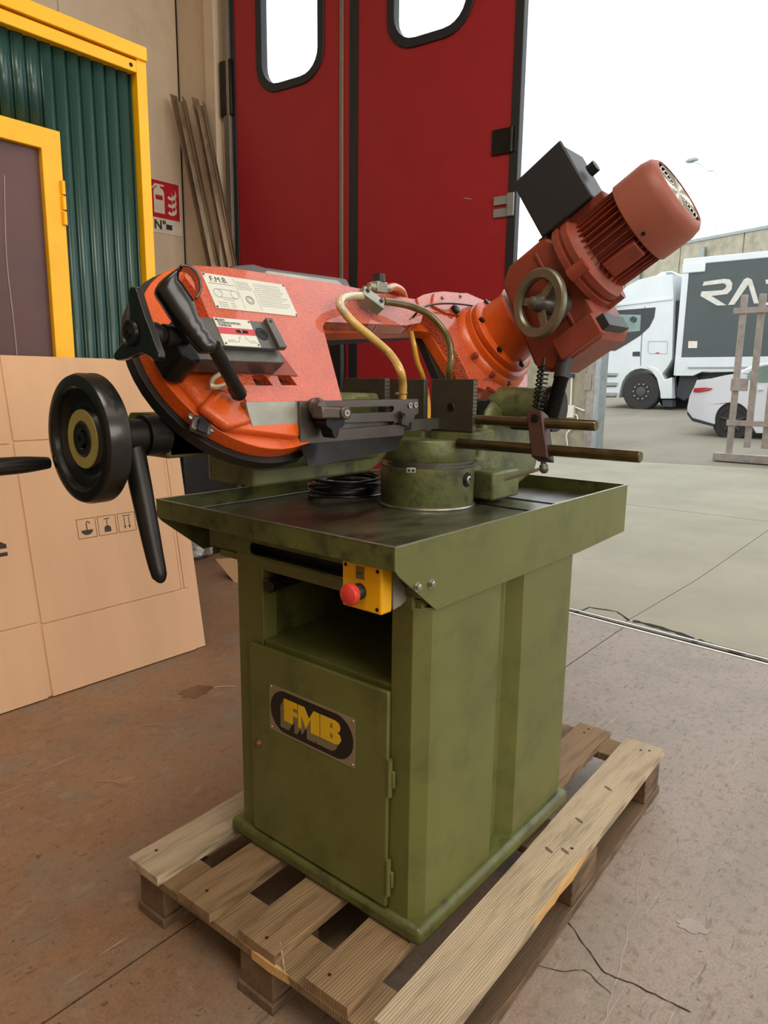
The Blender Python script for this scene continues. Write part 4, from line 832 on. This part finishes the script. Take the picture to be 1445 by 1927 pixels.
obj('housing_rib', MB().prism([(.03, .26), (.24, .26), (.24, .268), (.03, .268)], GX, -.084, -.077), orange_old, gb, .002)
ringm = M('worn_cast_ring', rgb(124, 122, 104), .4, .6, .2, 20, .1, 60)
# handwheel on the gearbox
gc = HX(1020, 572, 1.575); an = (-X_*math.cos(R(17))-(NB*.8-VB*.6)*math.sin(R(17))).normalized()
gh_ = obj('gearbox_handwheel', MB().lathe([(0, .058), (.0, .078), (.004, .082), (.014, .082), (.018, .078), (.018, .060), (.012, .056), (.0, .058)], gc, an, 56, cap=False), ringm, Q)
sd = an.orthogonal().normalized(); sd = (Vector((0, 0, 1))-an*an.z).normalized(); sd2 = an.cross(sd)
for k, a_ in enumerate((200, 320, 80)):
    d = sd*math.cos(R(a_))+sd2*math.sin(R(a_)); obj('spoke', MB().hexa([gc+an*.004+d*.015-an.cross(d)*.010, gc+an*.004+d*.06-an.cross(d)*.009, gc+an*.004+d*.06+an.cross(d)*.009, gc+an*.004+d*.015+an.cross(d)*.010, gc+an*.012+d*.015-an.cross(d)*.010, gc+an*.010+d*.06-an.cross(d)*.009, gc+an*.010+d*.06+an.cross(d)*.009, gc+an*.012+d*.015+an.cross(d)*.010]), ringm, gh_)
obj('hub', MB().lathe([(-.06, .050), (-.03, .050), (-.028, .024), (.010, .022), (.022, .016), (.034, .015), (.040, .008), (.042, 0)], gc, an, 32), greym, gh_)
# motor
MA = BF(.655, .160, 0)
def mlathe(prof, m, name, par, seg=64, **k): return obj(name, MB().lathe(prof, MA, NB, seg), m, par, **k)
mot = mlathe([(.37, .080), (.49, .080)], orange_old, 'motor', Q)
mlathe([(.318, .100), (.322, .112), (.336, .112), (.338, .104), (.344, .104), (.346, .110), (.362, .110), (.370, .098), (.385, .086)], orange_old, 'motor_flange', mot)
for k in range(36):
    t = 2*PI*k/36; d = X_*math.cos(t)+VB*math.sin(t); e = NB.cross(d)
    obj('cooling_fin', MB().hexa([MA+NB*.385+d*.078-e*.0016, MA+NB*.49+d*.078-e*.0016, MA+NB*.49+d*.078+e*.0016, MA+NB*.385+d*.078+e*.0016, MA+NB*.378+d*.0945-e*.0011, MA+NB*.49+d*.0945-e*.0011, MA+NB*.49+d*.0945+e*.0011, MA+NB*.378+d*.0945+e*.0011]), orange_old, mot)
for a_ in (229,):
    d = X_*math.cos(R(a_))+VB*math.sin(R(a_)); e = NB.cross(d)
    obj('motor_foot', MB().hexa([MA+NB*.383+d*.080-e*.026, MA+NB*.475+d*.080-e*.026, MA+NB*.475+d*.080+e*.026, MA+NB*.383+d*.080+e*.026, MA+NB*.390+d*.0985-e*.020, MA+NB*.470+d*.0985-e*.020, MA+NB*.470+d*.0985+e*.020, MA+NB*.390+d*.0985+e*.020]), orange_old, mot, .003)
for a_ in (20, 110, 200, 290):
    d = X_*math.cos(R(a_))+VB*math.sin(R(a_)); obj('flange_lug', MB().cyl(MA+NB*.322+d*.104, MA+NB*.366+d*.104, .018, .016, 16), orange_old, mot)
mlathe([(.480, .098), (.482, .100), (.545, .0995), (.566, .094), (.578, .082), (.580, .074), (.576, .072)], orange_fan, 'fan_cowl', mot, cap=None) if False else obj('fan_cowl', MB().lathe([(.480, .098), (.482, .100), (.552, .0995), (.572, .094), (.582, .083), (.583, .078), (.578, .077)], MA, NB, 64, cap=False), orange_fan, mot)
obj('fan_disc', MB().lathe([(.568, .078), (.569, 0)], MA, NB, 32), darkgap, mot)
b = MB()
for r_ in (.012, .023, .034, .045, .056, .067): b.torus(MA+NB*.580, NB, r_, .0016, 40, 6)
for k in range(8): t = 2*PI*k/8; d = X_*math.cos(t)+VB*math.sin(t); b.cyl(MA+NB*.580, MA+NB*.580+d*.079, .0016, seg=6)
obj('fan_grille', b, steel, mot)
for a_ in (215, 300): d = X_*math.cos(R(a_))+VB*math.sin(R(a_)); obj('cowl_screw', MB().lathe([(0, .005), (.002, .004), (.002, 0)], MA+NB*.495+d*.0995, d, 10), blackm, mot)
MX = Fr(BF(.655, 0, 0), VB, NB, (1, 0, 0))
tb_ = obj('terminal_box', MB().prism([(.262, .300), (.415, .300), (.415, .436), (.262, .436)], MX, -.058, .062), darkbox, mot, .006)
obj('box_lid', MB().prism([(.258, .296), (.419, .296), (.419, .440), (.258, .440)], MX, -.066, -.057), darkbox, mot, .005)
obj('box_neck', MB().prism([(.225, .34), (.262, .34), (.262, .46), (.225, .46)], MX, -.045, .045), orange_old, mot, .004)
for w_, o__ in ((.275, .296), (.34, .445)): obj('cable_gland', MB().cyl(MX(w_, o__, 0), MX(w_, o__+(-.028 if o__ < .4 else .02), 0), .015, seg=8), blackr, mot)
# --- plates on the bow face
lp = [hb(377, 513), hb(533, 537), hb(557, 596), hb(408, 580)]
U0, U1, V0, V1 = -.212, -.014, .190, .266
LPF = Fr(BF(U0, V0, .0), BF.x, BF.y, BF.z); LW, LH = U1-U0, V1-V0
lpo = obj('label_plate', MB().box((0, 0, 0), (LW, LH, .0012), LPF), labelw, Q)
obj('lettering', MB().text('F.M.B.', .0165, Fr(LPF(.012, LH-.017, .0012), LPF.x, LPF.y, LPF.z), .0003, .0002, 0), ink, lpo)
b = MB()
def line(b, x0, z0, x1, z1, t=.0004, F_=LPF, c=.0012):
    d = Vector((x1-x0, z1-z0)); n_ = Vector((-d.y, d.x)).normalized()*t; b.prism([(x0+n_.x, z0+n_.y), (x1+n_.x, z1+n_.y), (x1-n_.x, z1-n_.y), (x0-n_.x, z0-n_.y)], F_, c, c+.0003)
for cxx, r_ in ((.018, .009), (.056, .009)):
    b.torus(LPF(cxx, .034, .0014), LPF.z, r_, .0004, 28, 4)
line(b, .018, .043, .056, .043); line(b, .018, .025, .056, .025); line(b, .025, .0205, .050, .0205, .0003)
line(b, .068, .004, .068, LH-.003, .0002); line(b, .108, .004, .108, .05, .0002)
b.torus(LPF(.088, .026, .0014), LPF.z, .0085, .0009, 24, 4); b.torus(LPF(.088, .026, .0014), LPF.z, .005, .0005, 24, 4)
obj('line_diagram', b, inkl, lpo)
b = MB()
for k in range(5): line(b, .072, LH-.010-k*.004, .072+random.uniform(.028, .034), LH-.010-k*.004, .00035)
for k in range(12): line(b, .112, LH-.010-k*.0045, .112+random.uniform(.06, .08), LH-.010-k*.0045, .0003)
for k in range(3): line(b, .010, .014-k*.0045, .030, .014-k*.0045, .0003); line(b, .038, .014-k*.0045, .048, .014-k*.0045, .0003)
line(b, .006, LH-.021, .063, LH-.021, .0005)
obj('fine_print', b, inkl, lpo, kind='stuff')
for u_, v_ in ((.003, .003), (LW-.003, .003), (.003, LH-.003), (LW-.003, LH-.003)): obj('rivet', MB().cyl(LPF(u_, v_, .0012), LPF(u_, v_, .002), .002, seg=10), blackm, lpo)
# --- blade tension block
TB0 = .048
obj('pocket_shade', MB().prism([(-.262, .052), (-.268, .10), (-.262, .142), (-.135, .150), (-.118, .135), (-.088, .050)], BF, .0, .0016), orange_old, Q)  # flat dull-orange sheet, the pocket's shade put in as colour
tb = obj('tension_block', MB().prism([(-.345, .052), (-.345, .128), (-.152, .134), (-.145, .128), (-.145, .052)], BF, .0016, TB0-.010), greym, Q, .004)
obj('tension_slide', MB().prism([(-.330, .074), (-.330, .128), (-.160, .132), (-.160, .074)], BF, TB0-.012, TB0), greym, Q, .003)
obj('slide_key', MB().prism([(-.163, .072), (-.165, .134), (-.149, .134), (-.145, .072)], BF, TB0-.002, TB0+.009), greym, Q, .002)
obj('key_screw', MB().cyl(BF(-.157, .126, TB0+.009), BF(-.157, .126, TB0+.0095), .003, seg=12), blackm, Q)
obj('slide_screw', MB().lathe([(0, .013), (.001, .0125), (.001, .005), (-.001, .004), (-.001, 0)], BF(-.182, .104, TB0), NB, 24), blackm, Q)
tpF = Fr(BF(-.275, .075, TB0), BF.x, BF.y, BF.z)
tpo = obj('tension_plate', MB().prism([(0, 0), (.077, 0), (.076, .055), (0, .055)], tpF, 0, .001), labelw, Q)
obj('red_band', MB().prism([(0, .023), (.077, .023), (.077, .036), (0, .036)], tpF, .001, .0013), redink, tpo)
obj('gauge_slot', MB().prism(rr(.036, .0265, .062, .0325, .0028, 3), tpF, .0013, .0016), darkgap, tpo)
obj('gauge_pin', MB().box((.045, .0262, .0016), (.0475, .0328, .003), tpF), steel, tpo)
for i, s_ in enumerate(('BAND', 'DYNAMOMETRIC', 'TENSION')): obj('lettering', MB().text(s_, .0062, Fr(tpF(.005, .0485-i*.0052, .001), tpF.x, tpF.y, tpF.z), .0003, .0002, 0), ink, tpo)
b = MB()
for l_ in ((.033, .008, .041, .020), (.010, .008, .033, .008), (.050, .019, .058, .008), (.058, .008, .074, .008), (.012, .011, .026, .011), (.060, .011, .070, .011), (.036, .019, .037, .015)): line(b, *l_, t=.0003, F_=tpF, c=.001)
obj('line_diagram', b, inkl, tpo)
for u_, v_ in ((.004, .004), (.073, .004), (.004, .051), (.073, .051)): obj('rivet', MB().cyl(tpF(u_, v_, .001), tpF(u_, v_, .0018), .0016, seg=10), blackm, tpo)
# tension shaft and three-lobed knob
kc = BF(-.428, .086, .050)-Vector((0, 0, 0))
obj('tension_shaft', MB().lathe([(0, .013), (.03, .013), (.03, .017), (.05, .017), (.052, .010), (.075, .010)], kc+X_*.012, X_, 24), blackm, Q)
obj('shaft_bracket', MB().prism([(-.365, .055), (-.372, .10), (-.35, .125), (-.33, .128), (-.33, .045), (-.345, .042)], BF, -.02, .045), blackm, Q, .005)
KN = Fr(kc, (0, -1, 0), (0, 0, 1), (-1, 0, 0))
def kp(x, y): q = HX(220+x/4.817, 480+y/4.817, kc.x-.004)-kc; return (q.dot(KN.x), q.dot(KN.y))
star = [kp(*q) for q in [(150, 330), (160, 300), (187, 290), (212, 302), (226, 345), (255, 440), (295, 560), (335, 660), (380, 790), (418, 890), (422, 930), (402, 960), (375, 955), (335, 918), (270, 888), (205, 905), (130, 940), (55, 958), (18, 945), (8, 915), (20, 888), (75, 825), (125, 750), (150, 660), (158, 540), (152, 420)]]
kn = obj('tension_knob', MB().prism(star, KN, .000, .012), blackp, Q, .0055, seg=4)
obj('knob_hub', MB().lathe([(.010, .020), (.0165, .019), (.0175, .016), (.0155, .0145), (.0155, .009), (.0165, .008), (.0165, 0)], kc, (-1, 0, 0), 40), blackp, kn)
obj('knob_neck', MB().lathe([(.008, .019), (.03, .0185), (.034, .014), (.06, .012)], kc, X_, 28), blackm, kn)
obj('knob_screw', MB().lathe([(.0165, .006), (.019, .006), (.019, .003), (.0168, .003), (.0168, 0)], kc, (-1, 0, 0), 20), blackm, kn)
# --- operating handle
g0 = HP(325, 520, AB+NB*.112, NB); g1 = HP(408, 662, AB+NB*.080, NB); g2 = HP(452, 745, AB+NB*.012, NB)
ga = (g1-g0).normalized()
hn = ga.cross(NB).cross(ga).normalized(); hn = hn*.80-X_*.60; hn = (hn-ga*hn.dot(ga)).normalized()
def hp(x, y): return HP(220+x/4.817, 480+y/4.817, g0, hn)
st = [((415, 215), (560, 112), .3), ((375, 255), (588, 108), .75), ((345, 305), (592, 125), .95), ((337, 345), (565, 170), 1), ((352, 390), (558, 222), 1), ((395, 450), (605, 280), 1), ((470, 570), (685, 400), 1), ((560, 680), (712, 490), .95), ((610, 735), (732, 560), .9), ((630, 757), (774, 612), .95), ((650, 780), (786, 660), .88), ((668, 800), (834, 702), .95), ((690, 825), (846, 745), .88), ((705, 842), (899, 790), .95), ((722, 862), (904, 828), .95), ((742, 885), (888, 880), .85), ((765, 893), (870, 890), .5)]
sec = []
for l_, r_, k in st:
    a_, b_ = hp(*l_), hp(*r_); c_ = (a_+b_)/2; h_ = (b_-a_)/2; row = []
    for i in range(24):
        t = 2*PI*i/24; cs, sn = math.cos(t), math.sin(t); row.append(c_+h_*(abs(cs)**.75*(1 if cs > 0 else -1))+hn*(.0205*k*abs(sn)**.75*(1 if sn > 0 else -1)))
    sec.append(row)
obj('handle_grip', MB().loft(sec), blackp, Q, ang=60)
gd = [(560, 104), (600, 98), (660, 106), (715, 150), (750, 220), (762, 300), (745, 370), (715, 415), (698, 398), (726, 355), (738, 300), (728, 228), (696, 168), (650, 128), (600, 118), (565, 124)]
obj('handle_guard', MB().ext([hp(*q)+hn*.014 for q in gd], -hn*.044), blackp, Q, .0015, seg=2)
obj('handle_rod', MB().tube([g1+ga*-.01, g2], .0115, 18, False), blackm, Q)
obj('handle_tube_end', MB().lathe([(0, .013), (.02, .0135)], g2-ga*.02, ga, 20), blackm, Q)
obj('white_hose', MB().tube([HP(398, 724, AB-NB*.0, NB), HP(400, 714, AB+NB*.005, NB), HP(415, 703, AB+NB*.005, NB), HP(425, 700, AB, NB)], .0042, 8).tube([HP(396, 726, AB, NB), HP(410, 728, AB+NB*.004, NB), HP(428, 722, AB, NB)], .0042, 8), M('clear_hose', rgb(190, 180, 150), .3, coat=.3), Q)
# toggle latch
lf = Fr(BF(*hb(374, 805, -.04), -.040), (BF.x*.85-BF.y*.5), (BF.y*.85+BF.x*.5), NB)
lt_ = obj('toggle_latch', MB().prism([(-.018, -.016), (.018, -.014), (.016, .010), (.008, .016), (-.008, .016), (-.017, .010)], lf, .0, .012), greym, Q, .003)
for u_, v_ in ((-.018, .010), (.020, .004)): obj('latch_screw', MB().lathe([(0, .007), (.004, .0065), (.005, .003), (.005, 0)], lf(u_, v_, .004), NB, 14), steel, lt_)
obj('latch_lever', MB().box((-.009, -.020, .012), (.009, .006, .018), lf), blackm, lt_, .002)
# blade cover hinge strip along the top rear
tc_ = [hb(*q, -.10) for q in [(420, 515), (428, 508), (470, 505), (490, 511), (630, 529), (646, 534), (652, 546), (650, 580), (430, 545)]]
obj('top_cover', MB().prism(tc_, BF, -.125, -.084), gunmetal, Q, .005)
obj('top_cover_lip', MB().prism([hb(*q, -.082) for q in [(492, 516), (500, 512), (632, 530), (642, 540), (640, 560), (495, 535)]], BF, -.084, -.074), steel_w, Q, .004)
# --- blade guide arms
GY = .945; GF = Fr((0, GY, 0), (1, 0, 0), (0, 0, 1), (0, 1, 0))
obj('guide_slide_plate', MB().prism([(.772, 1.153), (.905, 1.152), (.905, 1.108), (.785, 1.108), (.779, 1.125)], GF, .006, .022), steel_w, Q, .002)
ga_ = obj('guide_arm', MB().prism([[(.890, 1.153), (1.248, 1.153), (1.249, 1.122), (1.236, 1.117), (1.232, 1.104), (1.20, 1.100), (1.198, 1.076), (.891, 1.075)], [(.965, 1.139), (.962, 1.133), (.965, 1.127), (1.160, 1.127), (1.164, 1.133), (1.160, 1.139)], [(1.0, 1.110), (1.0, 1.097), (1.165, 1.100), (1.165, 1.107)]], GF, .0, .012), gunmetal, Q, .0015)
obj('guide_rail', MB().prism([(.895, 1.153), (1.26, 1.153), (1.26, 1.149), (.895, 1.149)], GF, .012, .045), gunmetal, Q, .001)
for px, py in ((771, 763), (781, 762)): obj('guide_screw', MB().lathe([(0, .0065), (.003, .0065), (.003, .0035), (.001, .0035), (.001, 0)], HY(px, py, GY), (0, -1, 0), 18), steel, Q)
obj('guide_stop', MB().prism([(1.180, 1.100), (1.180, 1.128), (1.205, 1.130), (1.205, 1.095)], GF, -.008, 0), gunmetal, Q, .001)
obj('guide_stop_screw', MB().lathe([(0, .006), (.004, .006), (.004, .003), (.002, 0)], HY(757, 782, GY-.008), (0, -1, 0), 16), blackm, Q)
obj('blade_guide_block', MB().box((1.205, GY+.005, 1.086), (1.232, GY+.045, 1.118)), blackm, Q, .002)
obj('blade_shroud', MB().ext([(.890, GY, 1.075), (1.198, GY, 1.076), (1.145, GY-.020, 1.048), (.885, GY-.028, 1.036)], (0, .004, .003)), blackm, Q)
obj('saw_blade', MB().box((.88, GY+.016, 1.083), (1.44, GY+.0175, 1.108)), greym, Q)
# clamp knob on the guide arm
kc2 = HY(603, 793, GY)
b = MB(); pts = []
for i in range(48):
    t = 2*PI*i/48; r_ = .024+.0055*math.cos(4*t); pts.append((kc2.x+r_*.85*math.cos(t), kc2.z+r_*math.sin(t)))
ckn = obj('clamp_knob', b.prism(pts, GF, -.040, -.010), blackm, Q, .005, seg=3)
obj('knob_stem', MB().cyl(kc2, kc2+Vector((0, -.02, 0)), .012), blackm, ckn)
kk = HY(618, 773, GY-.03)
obj('lever_hub', MB().lathe([(0, .019), (.012, .019), (.02, .012), (.026, .010)], kk+Vector((-.005, .03, .004)), (-.25, -1, .1), 24), gunmetal, Q)
le = HY(652, 777, GY-.055)
obj('clamp_arm', MB().hexa([kk+Vector((-.03, -.012, -.014)), le+Vector((-.005, 0, -.011)), le+Vector((-.005, .018, -.011)), kk+Vector((-.03, .015, -.014)), kk+Vector((-.03, -.012, .010)), le+Vector((-.005, 0, .009)), le+Vector((-.005, .018, .009)), kk+Vector((-.03, .015, .010))]), gunmetal, Q, .004, seg=3)
obj('arm_end', MB().lathe([(0, .0125), (.022, .0125), (.024, .010), (.024, 0)], le+Vector((0, .02, 0)), (-.15, -1, 0), 22), gunmetal, Q)
obj('arm_screw', MB().lathe([(0, .006), (.0015, .006), (.0015, .003), (0, .003)], le+Vector((-.0035, -.004, 0)), (-.15, -1, 0), 16), steel, Q)
# --- coolant valve and hoses
vf = Fr(BF(.212, .236, .012), (BF.x*.80-BF.y*.60), (BF.y*.80+BF.x*.60), NB)
vb = obj('coolant_manifold', MB().box((-.030, -.015, 0), (.030, .015, .026), vf), steel_w, Q, .002)
for u_ in (-.020, .020): obj('manifold_screw', MB().cyl(vf(u_, .004, .026), vf(u_, .004, .029), .005, seg=14), blackm, vb)
vt = HP(713, 541, AB+NB*.03, NB)
obj('valve_body', MB().cyl(vt+Vector((-.035, 0, -.002)), vt+Vector((.035, 0, .0)), .010, seg=8).box((-.018, -.012, -.012), (.018, .012, .012), Fr(vt, (1, 0, 0), (0, 1, 0))), steel_w, Q, .002)
obj('valve_stem', MB().cyl(vt+Vector((-.030, 0, 0)), BF(.19, .243, .03), .008, seg=10), brass, Q)
obj('valve_knob', MB().lathe([(.008, .008), (.012, .008), (.012, .015), (.030, .013), (.031, 0)], vt, (0, 0, 1), 8), blackr, Q)
hz = lambda px, py, o: HP(px, py, AB+NB*o, NB)
obj('hose_fitting', MB().cyl(hz(690, 556, .025), hz(676, 557, .025), .0075, seg=10).cyl(hz(716, 566, .025), hz(728, 567, .025), .0075, seg=10), brass, Q)
obj('coolant_hose', MB().tube([vt+Vector((.03, 0, 0)), hz(742, 540, .02), hz(757, 550, 0), hz(763, 572, -.05)], .0095, 12), M('orange_hose', rgb(205, 130, 75), .3, coat=.3), Q)
hb_ = HY(757, 752, .955)
obj('coolant_hose', MB().tube([hz(685, 557, .026), hz(662, 557, .030), hz(643, 563, .035), hz(640, 576, .035), hz(653, 594, .030)], .0090, 12), M('translucent_hose', rgb(190, 180, 150), .22, 0, .2, 20, coat=.5), Q)
obj('coolant_hose', MB().tube([hz(651, 592, .031), hz(668, 610, .03), hz(700, 636, .02), hz(733, 665, .01), HY(752, 695, .935), HY(758, 722, .945), hb_+Vector((0, 0, -.002))], .0090, 12), hosey, Q)
obj('hose_clip', MB().cyl(HY(744, 741, .953), HY(765, 740, .953), .003, seg=8).torus(HY(757, 741, .953), (0, 0, 1), .010, .002, 20, 6), brass, Q)
obj('coolant_hose', MB().tube([hz(722, 567, .026), hz(745, 570, .03), hz(775, 577, .035), hz(808, 592, .04), hz(833, 618, .04), hz(846, 645, .035), hz(849, 672, .025), hz(845, 700, .0), hz(842, 735, -.05)], .0088, 12), hoseb, Q)
obj('yellow_tube', MB().tube([HY(773, 625, 1.09), HY(779, 650, 1.08), HY(785, 680, 1.08), HY(796, 710, 1.08), HY(804, 745, 1.10), HY(807, 790, 1.06)], .0065, 10), M('bright_yellow_hose', rgb(222, 176, 66), .3, coat=.3), Q)
obj('thin_cable', MB().tube([hz(777, 597, .0), hz(786, 587, .015), hz(800, 577, .02), hz(820, 572, .022), hz(850, 571, .025), hz(880, 574, .025), hz(907, 579, .03)], .0028, 8), cablem, Q)
# --- pivot arm casting behind
obj('pivot_arm', MB().prism([(1.44, .900), (1.62, .893), (1.66, .905), (1.79, .945), (1.83, 1.05), (1.79, 1.115), (1.62, 1.11), (1.56, 1.145), (1.53, 1.12), (1.50, 1.0), (1.44, .99)], XZ, .935, 1.09), green_cast, Q, .012, seg=3)
obj('arm_block', MB().box((1.47, .880, .905), (1.60, .940, .975)), green_cast, Q, .006)
pv0, pv1 = HY(950, 772, 1.0), HY(1028, 778, .84)
pvc = Vector((1.615, 0, 1.125))
obj('pivot_barrel', MB().cyl((1.64, .825, 1.128), (1.64, 1.09, 1.128), .052, seg=40), green_cast, Q, .006)
obj('pivot_collar', MB().cyl((1.64, .803, 1.128), (1.64, .825, 1.128), .058, seg=40), blackm, Q, .004)
obj('bow_hinge', MB().prism([(1.53, 1.10), (1.56, 1.20), (1.70, 1.22), (1.74, 1.12), (1.66, 1.07), (1.58, 1.07)], XZ, .98, 1.08), orange_old, Q, .01)
obj('limit_bracket', MB().box((1.44, .95, 1.09), (1.56, .965, 1.15)), blackm, Q, .004)
for x_ in (1.45, 1.50): obj('bracket_bolt', MB().cyl((x_, .945, 1.12), (x_, .951, 1.12), .008, seg=6), blackm, Q)
# stock stop rods with their clamp
r20, r21 = Vector((1.352, .908, 1.052)), HX(1206, 860, 1.335)
r10, r11 = Vector((1.372, .890, 1.107)), HX(1122, 801, 1.36)
obj('stop_rod', MB().lathe([(0, .0095), (.002, .0115), ((r21-r20).length-.002, .0115), ((r21-r20).length, .010)], r20, r21-r20, 24), rodm, Q)
obj('stop_rod', MB().lathe([(0, .0095), (.002, .0110), ((r11-r10).length-.002, .0110), ((r11-r10).length, .010)], r10, r11-r10, 24), rodm, Q)
obj('stop_finger', MB().lathe([(-.012, .013), (.012, .013)], r10+Vector((0, .004, 0)), (0, -1, 0), 20).box((-.006, -.045, -.006), (.006, 0, .006), Fr(r10+Vector((.0, .0, 0)), (1, 0, 0), (.1, 0, 1))), rodm, Q, .001)
m1 = r10.lerp(r11, .62); m2 = r20.lerp(r21, .43)
yc = .690
p1 = r10+(r11-r10)*((r10.y-yc-.022)/(r10.y-r11.y)); p2 = r20+(r21-r20)*((r20.y-yc)/(r20.y-r21.y)); e = (p1-p2).normalized(); CFm = Fr(p2, e, (0, -1, 0))
Lc = (p1-p2).length
scl_ = obj('stop_clamp', MB().box((-.024, -.019, -.018), (Lc+.024, .019, .018), CFm), rust, Q, .003, label='dark brown clamp block')
obj('clamp_bolt', MB().lathe([(0, .009), (.006, .009), (.007, 0)], CFm(Lc+.005, .002, -.018 if CFm.z.x > 0 else .018), -X_, 6), blackm, scl_)
q = CFm(-.022, 0, 0)
obj('tee_screw', MB().lathe([(0, .005), (.012, .006), (.014, .009), (.026, .009), (.030, .006), (.030, 0)], q, -e, 16), greym, scl_)
obj('tee_handle', MB().cyl(q-e*.02+Vector((0, .0, 0)), HX(950, 902, q.x-.02), .0035, seg=10), steel, scl_)
# springs and gas strut behind the gearbox
def helix(p, q, r, n, wr, pts=14):
    p, q = Vector(p), Vector(q); d = (q-p); a_ = d.normalized().orthogonal().normalized(); b_ = d.normalized().cross(a_); return [p+d*(i/(n*pts))+(a_*math.cos(2*PI*i/pts)+b_*math.sin(2*PI*i/pts))*r for i in range(n*pts+1)]
s0, s1 = HY(1023, 690, .80), HY(1012, 770, .80)
obj('return_spring', MB().tube(helix(s0, s1, .0125, 10, 0), .0022, 6, False), blackm, Q)
obj('spring_rod', MB().cyl(s0+Vector((0, 0, .02)), s1, .004), blackm, Q)
t0, t1, t2 = HY(1070, 640, .78), HY(1056, 712, .78), HY(1033, 800, .78)
obj('strut_cylinder', MB().cyl(t0, t1, .019, seg=28), blackr, Q)
b = MB(); n = 22; prof = []; Lb = (t2-t1).length
for i in range(n+1): prof += [(Lb*i/n, .0125), (Lb*(i+.5)/n, .0175)]
obj('strut_bellows', MB().lathe(prof, t1, t2-t1, 28), blackr, Q)
obj('strut_bracket', MB().cyl(t2+Vector((0, -.012, 0)), t2+Vector((0, .10, 0)), .016), blackm, Q, .002)
# --- coiled power cable on the tray
cbl = MB(); cc_ = Vector((1.335, 1.238, .897)); P_ = []
for k in range(9*16):
    t = 2*PI*k/16; l_ = k/16; r_ = .092+.010*math.sin(l_*2.3)+random.uniform(-.002, .002); P_.append(cc_+Vector((math.cos(t)*r_*1.15, math.sin(t)*r_*.85, 0.004+l_*.0050+.004*math.sin(t*2+l_))))
P_ += [P_[-1]+Vector((.03, -.03, .02)), P_[-1]+Vector((.10, -.06, .035)), P_[-1]+Vector((.20, -.06, .03))]
obj('power_cable', cbl.tube(P_, .0042, 8, False), cablem, None, label='coiled black power cable lying on the tray behind the turntable', cat='cable', loc=(1.30, 1.262, .894))
